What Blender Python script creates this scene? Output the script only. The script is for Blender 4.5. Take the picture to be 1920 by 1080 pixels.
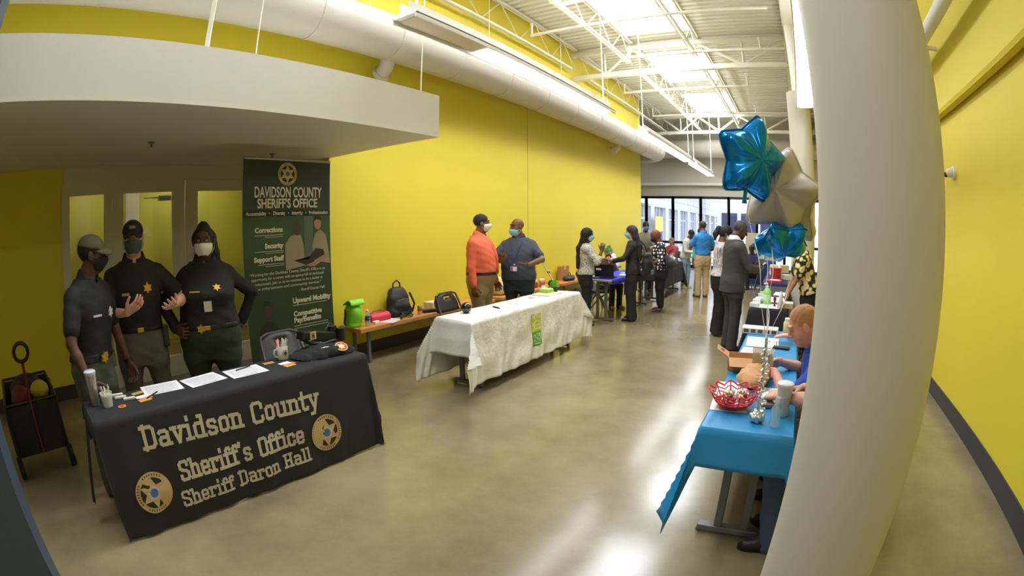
import bpy, bmesh, math, random
import numpy as np
from mathutils import Vector, Matrix
S = bpy.context.scene
C = S.collection
PI = math.pi
random.seed(7)
for o in list(bpy.data.objects): bpy.data.objects.remove(o)

# ------------------------------------------------------------------ camera (full-frame fisheye lens, equisolid)
cd = bpy.data.cameras.new('camera'); cam = bpy.data.objects.new('camera', cd); C.objects.link(cam)
cd.type = 'PANO'; cd.sensor_fit = 'HORIZONTAL'; cd.sensor_width = 36.0; cd.sensor_height = 20.25
cd.clip_start = 0.05; cd.clip_end = 200
LENS = 932.8 / 1920 * 36.0
for tgt in (cd, getattr(cd, 'cycles', None)):
    if tgt is None: continue
    try:
        tgt.panorama_type = 'FISHEYE_EQUISOLID'; tgt.fisheye_lens = LENS; tgt.fisheye_fov = math.radians(200)
    except Exception: pass
YAW, PITCH, ROLL = 0.5676, 0.1275, -0.0055
EYE = Vector((0, 0, 1.66))
_f = Vector((-math.sin(YAW)*math.cos(PITCH), math.cos(YAW)*math.cos(PITCH), -math.sin(PITCH)))
_r = Vector((math.cos(YAW), math.sin(YAW), 0)); _u = _r.cross(_f)
_r2 = _r*math.cos(ROLL) + _u*math.sin(ROLL); _u2 = -_r*math.sin(ROLL) + _u*math.cos(ROLL)
m = Matrix((_r2, _u2, -_f)).transposed().to_4x4(); m.translation = EYE
cam.matrix_world = m
S.camera = cam

# ------------------------------------------------------------------ world, exposure
S.view_settings.view_transform = 'Standard'; S.view_settings.look = 'None'
S.view_settings.gamma = 1.0; S.view_settings.use_curve_mapping = False
S.view_settings.exposure = 0.85
w = bpy.data.worlds.new('sky'); S.world = w; w.use_nodes = True
bg = w.node_tree.nodes['Background']
bg.inputs[0].default_value = (0.86, 0.90, 1.0, 1); bg.inputs[1].default_value = 2.0
SKYLIGHT_E, LAMP_E, UPLIGHT_E = 9.5, 6.0, 20.0

# ------------------------------------------------------------------ helpers
def lin(c):
    c = c/255.0
    return c/12.92 if c <= 0.04045 else ((c+0.055)/1.055)**2.4
def rgb(r, g, b): return (lin(r), lin(g), lin(b), 1)
MATS = {}
def mat(name, col, rough=0.6, metal=0.0, noise=0.0, scale=8.0, bump=0.0, bscale=None, emit=0.0, alpha=1.0, trans=0.0, spec=0.5, coat=0.0, stretch=None, bdist=.01):
    if name in MATS: return MATS[name]
    m = bpy.data.materials.new(name); m.use_nodes = True
    nt = m.node_tree; b = nt.nodes['Principled BSDF']; L = nt.links
    c = rgb(*col)
    b.inputs['Base Color'].default_value = c
    b.inputs['Roughness'].default_value = rough; b.inputs['Metallic'].default_value = metal
    b.inputs['Specular IOR Level'].default_value = spec
    b.inputs['Coat Weight'].default_value = coat
    if trans: b.inputs['Transmission Weight'].default_value = trans
    if alpha < 1: b.inputs['Alpha'].default_value = alpha
    if emit:
        b.inputs['Emission Color'].default_value = c; b.inputs['Emission Strength'].default_value = emit
    tc = nt.nodes.new('ShaderNodeTexCoord'); out = tc.outputs['Object']
    if stretch:
        mp = nt.nodes.new('ShaderNodeMapping'); mp.inputs['Scale'].default_value = stretch
        L.new(out, mp.inputs[0]); out = mp.outputs[0]
    n = nt.nodes.new('ShaderNodeTexNoise'); n.inputs['Scale'].default_value = scale; n.inputs['Detail'].default_value = 4
    L.new(out, n.inputs['Vector'])
    if noise:
        r = nt.nodes.new('ShaderNodeMix'); r.data_type = 'RGBA'
        r.inputs[6].default_value = tuple(x*(1-noise) for x in c[:3])+(1,)
        r.inputs[7].default_value = tuple(min(1, x*(1+noise)) for x in c[:3])+(1,)
        L.new(n.outputs[0], r.inputs[0]); L.new(r.outputs[2], b.inputs['Base Color'])
    if bump:
        n2 = nt.nodes.new('ShaderNodeTexNoise'); n2.inputs['Scale'].default_value = bscale or scale*4; n2.inputs['Detail'].default_value = 3
        L.new(out, n2.inputs['Vector'])
        bp = nt.nodes.new('ShaderNodeBump'); bp.inputs['Strength'].default_value = bump; bp.inputs['Distance'].default_value = bdist
        L.new(n2.outputs[0], bp.inputs['Height']); L.new(bp.outputs[0], b.inputs['Normal'])
    MATS[name] = m; return m

class MB:
    def __init__(s): s.v = []; s.f = []; s.sm = []
    def add(s, vs, fs, smooth=False):
        o = len(s.v); s.v += [tuple(v) for v in vs]; s.f += [tuple(i+o for i in f) for f in fs]; s.sm += [smooth]*len(fs); return s
    def box(s, x0, x1, y0, y1, z0, z1):
        return s.add([(x, y, z) for x in (x0, x1) for y in (y0, y1) for z in (z0, z1)],
            [(0,1,3,2), (4,6,7,5), (0,4,5,1), (2,3,7,6), (0,2,6,4), (1,5,7,3)])
    def obox(s, c, size, M=None):
        M = M or Matrix.Identity(3); c = Vector(c); h = [q/2 for q in size]
        return s.add([c + M @ Vector((x*h[0], y*h[1], z*h[2])) for x in (-1, 1) for y in (-1, 1) for z in (-1, 1)],
            [(0,1,3,2), (4,6,7,5), (0,4,5,1), (2,3,7,6), (0,2,6,4), (1,5,7,3)])
    def tube(s, pts, r, n=10, cap=True, closed=False):
        pts = [Vector(p) for p in pts]; k = len(pts); rr = r if hasattr(r, '__len__') else [r]*k
        vs = []; prev = None
        for i, p in enumerate(pts):
            if closed: t = pts[(i+1) % k] - pts[i-1]
            else: t = pts[min(i+1, k-1)] - pts[max(i-1, 0)]
            if t.length < 1e-9: t = Vector((0, 0, 1))
            t.normalize()
            if prev is None:
                a = Vector((0, 0, 1)) if abs(t.z) < .9 else Vector((1, 0, 0))
                u = t.cross(a).normalized()
            else:
                u = (prev - t*prev.dot(t)).normalized()
            prev = u; w_ = t.cross(u)
            vs += [p + (u*math.cos(2*PI*j/n) + w_*math.sin(2*PI*j/n))*rr[i] for j in range(n)]
        fs = []
        for i in range(k if closed else k-1):
            a = i*n; b = ((i+1) % k)*n
            fs += [(a+j, a+(j+1) % n, b+(j+1) % n, b+j) for j in range(n)]
        s.add(vs, fs, True)
        if cap and not closed:
            o = len(s.v)-len(vs)
            s.f += [tuple(o+j for j in reversed(range(n))), tuple(o+(k-1)*n+j for j in range(n))]; s.sm += [False, False]
        return s
    def bar(s, p0, p1, w_, d=None):
        return s.tube([p0, p1], w_*.7071, 4)
    def lathe(s, prof, c=(0, 0, 0), n=24, smooth=True):
        vs = [(c[0]+r*math.cos(2*PI*j/n), c[1]+r*math.sin(2*PI*j/n), c[2]+z) for r, z in prof for j in range(n)]
        fs = [(i*n+j, i*n+(j+1) % n, (i+1)*n+(j+1) % n, (i+1)*n+j) for i in range(len(prof)-1) for j in range(n)]
        s.add(vs, fs, smooth); o = len(s.v)-len(vs)
        if prof[0][0] > 1e-6: s.f.append(tuple(o+j for j in reversed(range(n)))); s.sm.append(False)
        if prof[-1][0] > 1e-6: s.f.append(tuple(o+(len(prof)-1)*n+j for j in range(n))); s.sm.append(False)
        return s
    def prism(s, poly, d0, d1, fn):
        # poly: list of 2D points; fn(a, b, d) -> 3D
        n = len(poly)
        vs = [fn(a, b, d0) for a, b in poly] + [fn(a, b, d1) for a, b in poly]
        return s.add(vs, [tuple(reversed(range(n))), tuple(range(n, 2*n))] + [(i, (i+1) % n, n+(i+1) % n, n+i) for i in range(n)])
    def grid(s, fn, nu, nv, smooth=True, wrap=False):
        vs = [fn(i/nu, j/nv) for i in range(nu+1) for j in range(nv+1)]
        return s.add(vs, [(i*(nv+1)+j, (i+1)*(nv+1)+j, (i+1)*(nv+1)+j+1, i*(nv+1)+j+1) for i in range(nu) for j in range(nv)], smooth)
    def ball(s, c, r, n=16):
        r = r if hasattr(r, '__len__') else (r, r, r)
        m_ = n//2
        vs = [(c[0]+r[0]*math.sin(PI*i/m_)*math.cos(2*PI*j/n), c[1]+r[1]*math.sin(PI*i/m_)*math.sin(2*PI*j/n), c[2]-r[2]*math.cos(PI*i/m_)) for i in range(m_+1) for j in range(n)]
        return s.add(vs, [(i*n+j, i*n+(j+1) % n, (i+1)*n+(j+1) % n, (i+1)*n+j) for i in range(m_) for j in range(n)], True)
    def build(s, name, m, parent=None, loc=None, rz=0, bevel=0, thick=0, sub=0):
        me = bpy.data.meshes.new(name); me.from_pydata(s.v, [], s.f); me.update()
        me.polygons.foreach_set('use_smooth', s.sm)
        bm = bmesh.new(); bm.from_mesh(me); bmesh.ops.remove_doubles(bm, verts=bm.verts, dist=1e-5)
        bmesh.ops.recalc_face_normals(bm, faces=bm.faces); bm.to_mesh(me); bm.free()
        if any(s.sm): me.set_sharp_from_angle(angle=math.radians(50))
        o = bpy.data.objects.new(name, me); C.objects.link(o)
        if m: me.materials.append(m)
        if parent: o.parent = parent
        if loc is not None: o.location = loc
        o.rotation_euler.z = rz
        if thick:
            k = o.modifiers.new('thickness', 'SOLIDIFY'); k.thickness = thick; k.offset = 0
        if sub:
            k = o.modifiers.new('subdivision', 'SUBSURF'); k.levels = sub; k.render_levels = sub
        if bevel:
            k = o.modifiers.new('bevel', 'BEVEL'); k.width = bevel; k.segments = 2; k.limit_method = 'ANGLE'
        return o
def tag(o, label, cat, group=None, kind=None):
    if label: o['label'] = label
    if cat: o['category'] = cat
    if group: o['group'] = group
    if kind: o['kind'] = kind
    return o
def thing(name, label, cat, loc=(0, 0, 0), rz=0, group=None):
    o = bpy.data.objects.new(name, None); o.empty_display_size = .1; C.objects.link(o)
    o.location = loc; o.rotation_euler.z = rz
    return tag(o, label, cat, group)
def struct(name, mb, m, **k):
    o = mb.build(name, m, **k); o['kind'] = 'structure'; return o
def copy_tree(o, parent=None, loc=None, rz=None, label=None):
    c = o.copy(); C.objects.link(c)
    if parent: c.parent = parent
    if loc is not None: c.location = loc
    if rz is not None: c.rotation_euler.z = rz
    if label: c['label'] = label
    for ch in list(o.children): copy_tree(ch, c)
    return c
def text_mesh(txt, size, width=None, bold=0.0, extrude=0.001, align='CENTER'):
    """Text outline as vertex and face lists in its own x-y plane."""
    cu = bpy.data.curves.new('lettering', 'FONT'); cu.body = txt; cu.size = size; cu.align_x = align; cu.align_y = 'CENTER'
    cu.offset = bold; cu.extrude = extrude; cu.resolution_u = 3
    o = bpy.data.objects.new('lettering', cu); C.objects.link(o)
    dg = bpy.context.evaluated_depsgraph_get(); dg.update()
    me = bpy.data.meshes.new_from_object(o.evaluated_get(dg))
    vs = [v.co.copy() for v in me.vertices]; fs = [tuple(p.vertices) for p in me.polygons]
    bpy.data.objects.remove(o); bpy.data.curves.remove(cu); bpy.data.meshes.remove(me)
    if width and vs:
        w0 = max(v.x for v in vs)-min(v.x for v in vs); k = width/w0
        for v in vs: v.x *= k
    return vs, fs
def lettering(mb, txt, size, fn, width=None, bold=0.0, extrude=0.001, align='CENTER'):
    vs, fs = text_mesh(txt, size, width, bold, extrude, align)
    mb.add([fn(v.x, v.y, v.z+extrude) for v in vs], fs)
    return mb

# ------------------------------------------------------------------ materials of the hall
YELLOW = mat('yellow wall paint', (219, 200, 54), .55, noise=.03, scale=1.5, bump=.03, bscale=120)
WHITEP = mat('white paint', (232, 231, 228), .55, noise=.02)
CREAM = mat('cream painted steel', (230, 226, 210), .5)
DUCTW = mat('white painted duct', (198, 192, 180), .45, noise=.015)
GREYW = mat('grey wall paint', (204, 199, 187), .6, noise=.03, scale=2)
BASEM = mat('dark rubber base', (58, 58, 62), .45)
BLACKF = mat('black metal', (22, 20, 22), .4)
GREYMET = mat('grey powder coated steel', (112, 114, 116), .4, metal=.3)
COLW = mat('column paint', (202, 196, 180), .5, noise=.02, scale=3)
LAMPM = mat('lamp diffuser', (248, 250, 255), .4, emit=LAMP_E)
UPM = mat('added uplight', (248, 250, 255), .4, emit=UPLIGHT_E)
SKYM = mat('skylight diffuser', (242, 248, 255), .4, emit=SKYLIGHT_E)
def concrete():
    m = bpy.data.materials.new('polished concrete'); m.use_nodes = True
    nt = m.node_tree; L = nt.links; b = nt.nodes['Principled BSDF']
    tc = nt.nodes.new('ShaderNodeTexCoord')
    n1 = nt.nodes.new('ShaderNodeTexNoise'); n1.inputs['Scale'].default_value = .9; n1.inputs['Detail'].default_value = 7; n1.inputs['Roughness'].default_value = .62
    n2 = nt.nodes.new('ShaderNodeTexNoise'); n2.inputs['Scale'].default_value = 45; n2.inputs['Detail'].default_value = 3
    L.new(tc.outputs['Object'], n1.inputs[0]); L.new(tc.outputs['Object'], n2.inputs[0])
    cr = nt.nodes.new('ShaderNodeValToRGB')
    cr.color_ramp.elements[0].position = .3; cr.color_ramp.elements[0].color = rgb(112, 100, 74)
    cr.color_ramp.elements[1].position = .72; cr.color_ramp.elements[1].color = rgb(154, 139, 106)
    L.new(n1.outputs[0], cr.inputs[0])
    mx = nt.nodes.new('ShaderNodeMix'); mx.data_type = 'RGBA'; mx.blend_type = 'MULTIPLY'; mx.inputs[0].default_value = .12
    L.new(cr.outputs[0], mx.inputs[6]); L.new(n2.outputs[0], mx.inputs[7]); L.new(mx.outputs[2], b.inputs['Base Color'])
    mr = nt.nodes.new('ShaderNodeMapRange'); mr.inputs[3].default_value = .12; mr.inputs[4].default_value = .23
    L.new(n1.outputs[0], mr.inputs[0]); L.new(mr.outputs[0], b.inputs['Roughness'])
    b.inputs['Specular IOR Level'].default_value = .6
    b.inputs['Coat Weight'].default_value = .0; b.inputs['Coat Roughness'].default_value = .12
    bp = nt.nodes.new('ShaderNodeBump'); bp.inputs['Strength'].default_value = .025; bp.inputs['Distance'].default_value = .02
    n3 = nt.nodes.new('ShaderNodeTexNoise'); n3.inputs['Scale'].default_value = 3.5; L.new(tc.outputs['Object'], n3.inputs[0])
    L.new(n3.outputs[0], bp.inputs['Height']); L.new(bp.outputs[0], b.inputs['Normal'])
    return m
CONC = concrete()

# ------------------------------------------------------------------ room shell
XL, XR, YE, ZC, YB = -4.95, 1.95, 20.0, 5.96, -7.0
XD, YA0, YA1 = -6.0, -.1, 3.66          # recessed door alcove
struct('floor', MB().box(-10, 3, YB, YE+.1, -.1, 0), CONC)
struct('wall_left', MB().box(XL-1.25, XL, YA1-.02, 15.6, 0, ZC), YELLOW)
struct('wall_left_upper', MB().box(XL-.2, XL, YB, YA1-.02, 2.575, ZC), YELLOW)
struct('wall_alcove', MB().box(XD-.15, XD, YB, .42, 0, 2.7), YELLOW)
struct('wall_right', MB().box(XR, XR+.2, YB, YE, 0, ZC), YELLOW)
struct('wall_back', MB().box(-6.2, 3, YB-.2, YB, 0, ZC), GREYW)
b = MB(); b.box(-10, -5.15, 15.4, 15.6, 0, ZC); b.box(-10.2, -10, 15.4, YE, 0, ZC); struct('wall_side', b, GREYW)
b = MB(); b.box(-10, 3, YE, YE+.25, 2.9, ZC); struct('wall_end', b, GREYW)
struct('trim_1', MB().box(-10, XR, YE-.16, YE, 3.33, 3.43), WHITEP)
struct('baseboard_left', MB().box(XL, XL+.015, YA1, 15.6, 0, .16), BASEM)
struct('baseboard_right', MB().box(XR-.015, XR, YB, YE, 0, .16), BASEM)
struct('baseboard_alcove', MB().box(XD, XD+.015, YB, .42, 0, .16), BASEM)
struct('trim_2', MB().box(XL, XL+.004, 7.05+1.3, 7.056+1.3, .2, 4.2), mat('wall joint', (150, 130, 30), .7))
# corrugated roof deck with openings for the skylights
SKX0, SKX1 = -3.39, -1.92
SKY = [(-.62, 1.98), (3.4, 6.0), (7.4, 10.02), (11.4, 14.04), (15.45, 18.06)]  # the first two lie out of view, added to light the near end
def deck(mb, x0, x1, y0, y1):
    p = .19; k0 = math.floor(y0/p); ys = []
    k = k0
    while k*p < y1:
        for dy, dz in ((0, 0), (.09, 0), (.11, .045), (.17, .045)):
            yy = k*p+dy
            if y0 < yy < y1: ys.append((yy, dz))
        ys.append(((k+1)*p-1e-4, .045)) if y0 < (k+1)*p-1e-4 < y1 else None
        k += 1
    ys = [(y0, ys[0][1])]+ys+[(y1, ys[-1][1])]
    mb.add([(x, y, ZC+dz) for y, dz in ys for x in (x0, x1)], [(2*i, 2*i+1, 2*i+3, 2*i+2) for i in range(len(ys)-1)])
b = MB(); deck(b, -10, SKX0, YB, YE); deck(b, SKX1, 3, YB, YE)
yy = YB
for y0, y1 in SKY: deck(b, SKX0, SKX1, yy, y0); yy = y1
deck(b, SKX0, SKX1, yy, YE)
b.box(-10, 3, YB, YE, ZC+.9, ZC+1.0)
struct('ceiling', b, mat('painted roof deck', (228, 224, 206), .6))
for i, (y0, y1) in enumerate(SKY):
    b = MB()
    for q in ((SKX0-.03, SKX0, y0-.03, y1+.03), (SKX1, SKX1+.03, y0-.03, y1+.03), (SKX0, SKX1, y0-.03, y0), (SKX0, SKX1, y1, y1+.03)): b.box(*q, ZC-.02, ZC+.32)
    fr = struct('window_%d' % (i+1), b, WHITEP)
    MB().grid(lambda u, v: (SKX0+(SKX1-SKX0)*u, y0+(y1-y0)*v, ZC+.30+.10*math.sin(PI*u)*math.sin(PI*v)), 8, 8).build('diffuser', SKYM, fr)

# ------------------------------------------------------------------ roof steel: joists along the hall, trusses across it
def joist(x, y0, y1, label):
    t = thing('roof_joist', label, 'roof joist', (x, y0, 5.31), 0, 'open web roof joists')
    L_ = y1-y0; top = ZC-5.31-.03
    b = MB(); b.box(-.05, -.012, 0, L_, top-.04, top); b.box(.012, .05, 0, L_, top-.04, top); b.build('top_chord', CREAM, t)
    b = MB(); b.box(-.05, -.012, .3, L_-.3, 0, .045); b.box(.012, .05, .3, L_-.3, 0, .045); b.build('bottom_chord', CREAM, t)
    b = MB(); n = int(L_/.62); st = L_/n
    pts = []
    for i in range(n+1): pts.append((0, i*st, top-.03 if i % 2 == 0 else .02))
    for p, q in zip(pts, pts[1:]): b.tube([p, q], .012, 6)
    b.build('web', CREAM, t)
for x, wh in ((-4.83, 'close to the yellow wall'), (-3.42, 'along the wall side of the skylights'), (-1.86, 'along the column side of the skylights')):
    joist(x, -6.9, 10.45, 'cream open web joist running '+wh+', before the first truss')
    joist(x, 10.65, 19.9, 'cream open web joist running '+wh+', beyond the first truss')
def truss(y, label):
    t = thing('roof_truss', label, 'roof truss', (0, y, 5.13), 0, 'roof trusses')
    x0, x1 = -5.1, 1.9
    MB().box(x0, x1, -.07, .07, 0, .11).build('bottom_chord', CREAM, t)
    MB().box(x0, x1, -.07, .07, .62, .72).build('top_chord', CREAM, t)
    tops = [-4.83, -3.42, -1.86, .15, 1.6]
    b = MB()
    for a, c in zip(tops, tops[1:]):
        m_ = (a+c)/2; b.bar((a, 0, .64), (m_, 0, .08), .055); b.bar((c, 0, .64), (m_, 0, .08), .055); b.bar((m_, 0, .08), (m_, 0, .66), .045)
    b.build('web', CREAM, t)
truss(10.55, 'cream steel truss crossing the hall between first and second skylight')
truss(18.2, 'cream steel truss crossing the hall close to the far grey wall')
t = thing('roof_girder', 'cream steel girder running above the white columns', 'girder', (.22, 0, 5.2))
MB().box(-.1, .1, -6.9, 19.9, 0, .03).build('bottom_flange', CREAM, t); MB().box(-.015, .015, -6.9, 19.9, .03, .7).build('web', CREAM, t); MB().box(-.1, .1, -6.9, 19.9, .7, .73).build('top_flange', CREAM, t)

# ------------------------------------------------------------------ round duct along the yellow wall, elbow at the end
DX, DZ, DR = -4.5, 4.13, .31
t = thing('air_duct', 'large round white air duct running along top of yellow wall', 'duct', (DX, 0, DZ))
b = MB(); b.tube([(0, -.6, 0), (0, 15.9, 0)], DR, 40, cap=False); b.build('pipe', DUCTW, t)
b = MB(); b.tube([(0, 15.9, 0)]+[(-.45+.45*math.cos(a), 15.9+.45*math.sin(a), 0) for a in [PI/2*i/6 for i in range(7)]]+[(-2.6, 16.35, 0)], DR, 40); b.build('elbow', DUCTW, t)
b = MB(); b.tube([(0, -.6, 0), (-.05, -.95, .02), (-.3, -1.25, .05), (-.6, -1.4, .05)], DR, 40); b.build('elbow', DUCTW, t)
for i in range(13):
    y = .4+i*1.25
    b = MB(); b.tube([(0, y, 0), (0, y+.03, 0)], DR+.008, 40); b.build('seam_band', DUCTW, t)
for i in range(6):
    y = 1.2+i*2.6
    b = MB(); b.tube([(0, y, .3), (0, y, ZC-DZ-.02)], .006, 6); b.build('hanger_rod', CREAM, t)
for y, wh in ((4.3, 'beside the white canopy'), (12.6, 'near the far end of the yellow wall')):
    t = thing('duct_outlet', 'white round air outlet under the duct '+wh, 'air outlet', (DX-.12, y, 3.72), 0, 'duct outlets')
    b = MB(); b.tube([(0, 0, .18), (-.05, 0, .05), (-.13, 0, -.01)], .1, 18); b.build('spout', DUCTW, t)
    b = MB(); b.tube([(-.12, 0, -.005), (-.17, 0, -.035)], .125, 20); b.build('flange', DUCTW, t)
t = thing('far_air_duct', 'wide white round duct crossing high in front of far grey wall', 'duct', (0, 19.45, 4.75))
b = MB(); b.tube([(-5.6, 0, 0), (1.9, 0, 0)], .36, 32); b.build('pipe', DUCTW, t)
for i in range(5):
    b = MB(); b.tube([(-4.6+i*1.3, 0, 0), (-4.57+i*1.3, 0, 0)], .368, 32); b.build('seam_band', DUCTW, t)
# ------------------------------------------------------------------ pendant strip lights
def pendant(x, y0, n, label, dark_first=False, seg=1.16):
    t = thing('pendant_light', label, 'pendant light', (x, y0, 3.57), 0, 'linear pendant lights')
    L_ = n*seg+.1
    b = MB(); b.prism([(-.15, .0), (.15, .0), (.15, .02), (.05, .075), (-.05, .075), (-.15, .02)], 0, L_, lambda a, c, d: (a, d, c))
    for s_ in (-1, 1): b.box(s_*.143-.007, s_*.143+.007, 0, L_, -.04, .01); b.box(s_*.056-.006, s_*.056+.006, 0, L_, .07, .15)  # upper pair of walls added to keep the upward light off the duct
    b.build('housing', WHITEP, t)
    for i in range(n):
        if dark_first and i == 0:
            b = MB(); b.box(-.12, .12, .06, seg, -.012, 0); b.build('blank_lens', mat('unlit lens', (205, 190, 165), .5), t); continue
        b = MB(); k = 10
        pts = []
        y1 = .09+i*seg; y2 = y1+seg-.09; r = .07
        for cx, cy, a0 in ((.12-r, y2-r, 0), (-.12+r, y2-r, 90), (-.12+r, y1+r, 180), (.12-r, y1+r, 270)):
            pts += [(cx+r*math.cos(math.radians(a0+q*22.5)), cy+r*math.sin(math.radians(a0+q*22.5))) for q in range(5)]
        b.prism(pts, -.03, 0, lambda a, c, d: (a, c, d)); b.build('diffuser', LAMPM, t)
    b = MB(); b.box(-.045, .045, .05, L_-.05, .076, .084); b.build('added_uplight', UPM, t)  # unseen glowing strip, added to brighten the ceiling from below
    for yy in (.15, L_-.15):
        b = MB(); b.tube([(0, yy, .07), (0, yy, ZC-3.57)], .012, 8); b.build('hanger_rod', CREAM, t)
    return t
pendant(-3.0, 2.95, 4, 'longest white pendant strip light with one unlit section, nearest the canopy', True)
pendant(-3.0, 9.55, 4, 'white pendant strip light hanging before the far end of the duct')
pendant(-3.0, 14.75, 3, 'small looking white pendant strip light hanging before far grey wall')
pendant(.31, 3.05, 4, 'white pendant strip light seen end on beside the white column')
pendant(.31, -3.7, 4, 'added pendant strip light out of view overhead, brightening canopy front and black table')  # unseen fixture added to light the canopy front and the nearest table
# ------------------------------------------------------------------ sprinkler pipes
PIPES = [(-4.4, -.1, 7.6), (-3.3, 1.8, 6.6), (-4.3, 1.8, 12.3), (-3.2, 1.8, 9.6), (-4.4, 1.8, 15.3)]
for (x0, x1, y), lab in zip(PIPES, ('before the first skylight', 'nearest, high beside the skylight', 'beyond the first truss', 'below the far edge of first skylight', 'below the third skylight')):
    t = thing('sprinkler_pipe', 'thin cream sprinkler pipe crossing the roof '+lab, 'pipe', (0, y, 5.22), 0, 'sprinkler pipes')
    b = MB(); b.tube([(x0, 0, 0), (x1, 0, 0)], .03, 10); b.build('pipe', CREAM, t)
    for xx in (x0+.02, (x0+x1)/2+.3):
        b = MB(); b.tube([(xx, 0, 0), (xx, 0, .22)], .018, 8); b.tube([(xx, 0, .22), (xx, 0, .25)], .035, 8); b.build('sprinkler_head', CREAM, t)
t = thing('conduit_pipe', 'cream capped pipe running high above the longest pendant light', 'pipe', (-3.1, -1, 5.0))
b = MB(); b.tube([(0, 0, 0), (0, 5.6, 0)], .045, 12); b.build('pipe', CREAM, t); b = MB(); b.tube([(0, 5.6, 0), (0, 5.7, 0)], .06, 12); b.build('end_cap', CREAM, t)
# ------------------------------------------------------------------ columns
def column(x, y, r, z1, label):
    t = thing('round_column', label, 'column', (x, y, 0), 0, 'round columns')
    t['kind'] = 'thing'
    b = MB(); b.tube([(0, 0, 0), (0, 0, z1)], r, 64); b.build('shaft', COLW, t)
    if z1 < 5: 
        b = MB(); b.tube([(0, 0, z1), (0, 0, 5.2)], .09, 24); b.build('steel_post', CREAM, t)
column(.283, 1.432, .2, 5.2, 'big round cream column standing closest, beside the blue table')
column(.22, 8.35, .2, 3.95, 'slimmer looking round white column behind the balloons')
# ------------------------------------------------------------------ canopy over the doors
t = thing('door_canopy', 'white box canopy hanging over the glazed doors and uniformed people', 'canopy', (-3.17, -2.4, 2.53))
MB().box(-2.83, 0, 0, 6.06, 0, .03).build('soffit', mat('canopy soffit', (236, 233, 226), .6), t)
MB().box(-.03, 0, 0, 6.06, .03, .43).build('front_fascia', WHITEP, t); MB().box(-1.75, -.03, 6.03, 6.06, .03, .43).build('side_fascia', WHITEP, t)
MB().box(-1.75, -.03, 0, 6.03, .40, .43).build('top_panel', WHITEP, t)
for x, y in ((-.12, 3.63), (-.6, 4.3), (-.15, 5.95)):
    b = MB(); b.tube([(x, y, .43), (x, y, ZC-2.53)], .02 if y < 4 else .006, 8); b.build('hanger_rod', CREAM, t)
for x, y in ((-1.35, 3.6), (-1.75, 5.2)):
    t2 = thing('ceiling_sprinkler', 'small chrome sprinkler head under the canopy, '+('above the officers' if y < 4 else 'above the banner'), 'sprinkler', (-3.17+x, -2.4+y, 2.49), 0, 'canopy sprinklers')
    b = MB(); b.lathe([(.035, .04), (.035, .03), (.012, .028), (.012, .0), (.022, 0), (.022, -.004)], n=14); b.build('head', GREYMET, t2)
# ------------------------------------------------------------------ right wall fittings
t = thing('wall_camera', 'small white wall camera on the yellow wall right of the column', 'camera', (XR, 5.25, 2.37))
b = MB(); b.tube([(0, 0, 0), (-.03, 0, 0)], .07, 20); b.build('base', WHITEP, t)
b = MB(); b.tube([(-.03, 0, 0), (-.09, 0, -.01), (-.12, 0, -.02)], [.05, .045, .03], 16); b.build('body', WHITEP, t)
b = MB(); b.ball((-.115, 0, -.025), .03, 12); b.build('lens', BLACKF, t)
struct('trim_3', MB().box(XR-.12, XR, YB, 19.8, 2.98, ZC), YELLOW, bevel=.05)
t = thing('white_conduit', 'white pipe running high along the right yellow wall', 'pipe', (XR-.35, 0, 3.62))
b = MB(); b.tube([(0, -2.5, 0), (0, 9, 0)], .07, 16); b.build('pipe', WHITEP, t)
for y in (-1, 2, 5, 8): MB().box(0, .24, y-.02, y+.02, -.02, .02).build('bracket', WHITEP, t)

# ------------------------------------------------------------------ glazed doors in the alcove, vestibule behind
FRAMEM = mat('door frame paint', (206, 201, 184), .5)
GLASS = bpy.data.materials.new('clear glass'); GLASS.use_nodes = True
_nt = GLASS.node_tree; _nt.nodes.remove(_nt.nodes['Principled BSDF'])
_a = _nt.nodes.new('ShaderNodeBsdfTransparent'); _g = _nt.nodes.new('ShaderNodeBsdfGlossy'); _g.inputs['Roughness'].default_value = .02
_x = _nt.nodes.new('ShaderNodeMixShader'); _x.inputs[0].default_value = .04; _a.inputs[0].default_value = (.95, .97, .96, 1)
_nt.links.new(_a.outputs[0], _x.inputs[1]); _nt.links.new(_g.outputs[0], _x.inputs[2]); _nt.links.new(_x.outputs[0], _nt.nodes['Material Output'].inputs[0])
def leaf(name, y0, y1, st, z1, handle=None):
    b = MB(); x0, x1 = XD-.05, XD
    b.box(x0, x1, y0, y0+st, 0, z1); b.box(x0, x1, y1-st, y1, 0, z1); b.box(x0, x1, y0+st, y1-st, z1-.14, z1); b.box(x0, x1, y0+st, y1-st, 0, .25)
    o = struct(name, b, FRAMEM)
    MB().box(XD-.03, XD-.024, y0+st, y1-st, .25, z1-.14).build('glass', GLASS, o)
    if handle is not None:
        b = MB(); b.box(XD+.05, XD+.075, y0+st*.5, y1-st*.5, .98, 1.03); b.box(XD, XD+.07, y0+st*.4, y0+st*.8, .97, 1.05); b.box(XD, XD+.07, y1-st*.8, y1-st*.4, .97, 1.05); b.build('push_bar', mat('satin steel', (190, 190, 186), .3, metal=.8), o)
        b = MB()
        for z in (.3, 1.2, 2.1): b.tube([(XD+.012, y0+.01, z-.06), (XD+.012, y0+.01, z+.06)], .012, 8)
        b.build('hinge', mat('satin steel', (190, 190, 186)), o)
    return o
leaf('window_5', .46, 1.03, .05, 2.36)
leaf('door_1', 1.07, 2.09, .17, 2.36, 1); leaf('door_2', 2.11, 3.13, .17, 2.36, 1); leaf('window_6', 3.17, 3.62, .05, 2.36)
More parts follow.
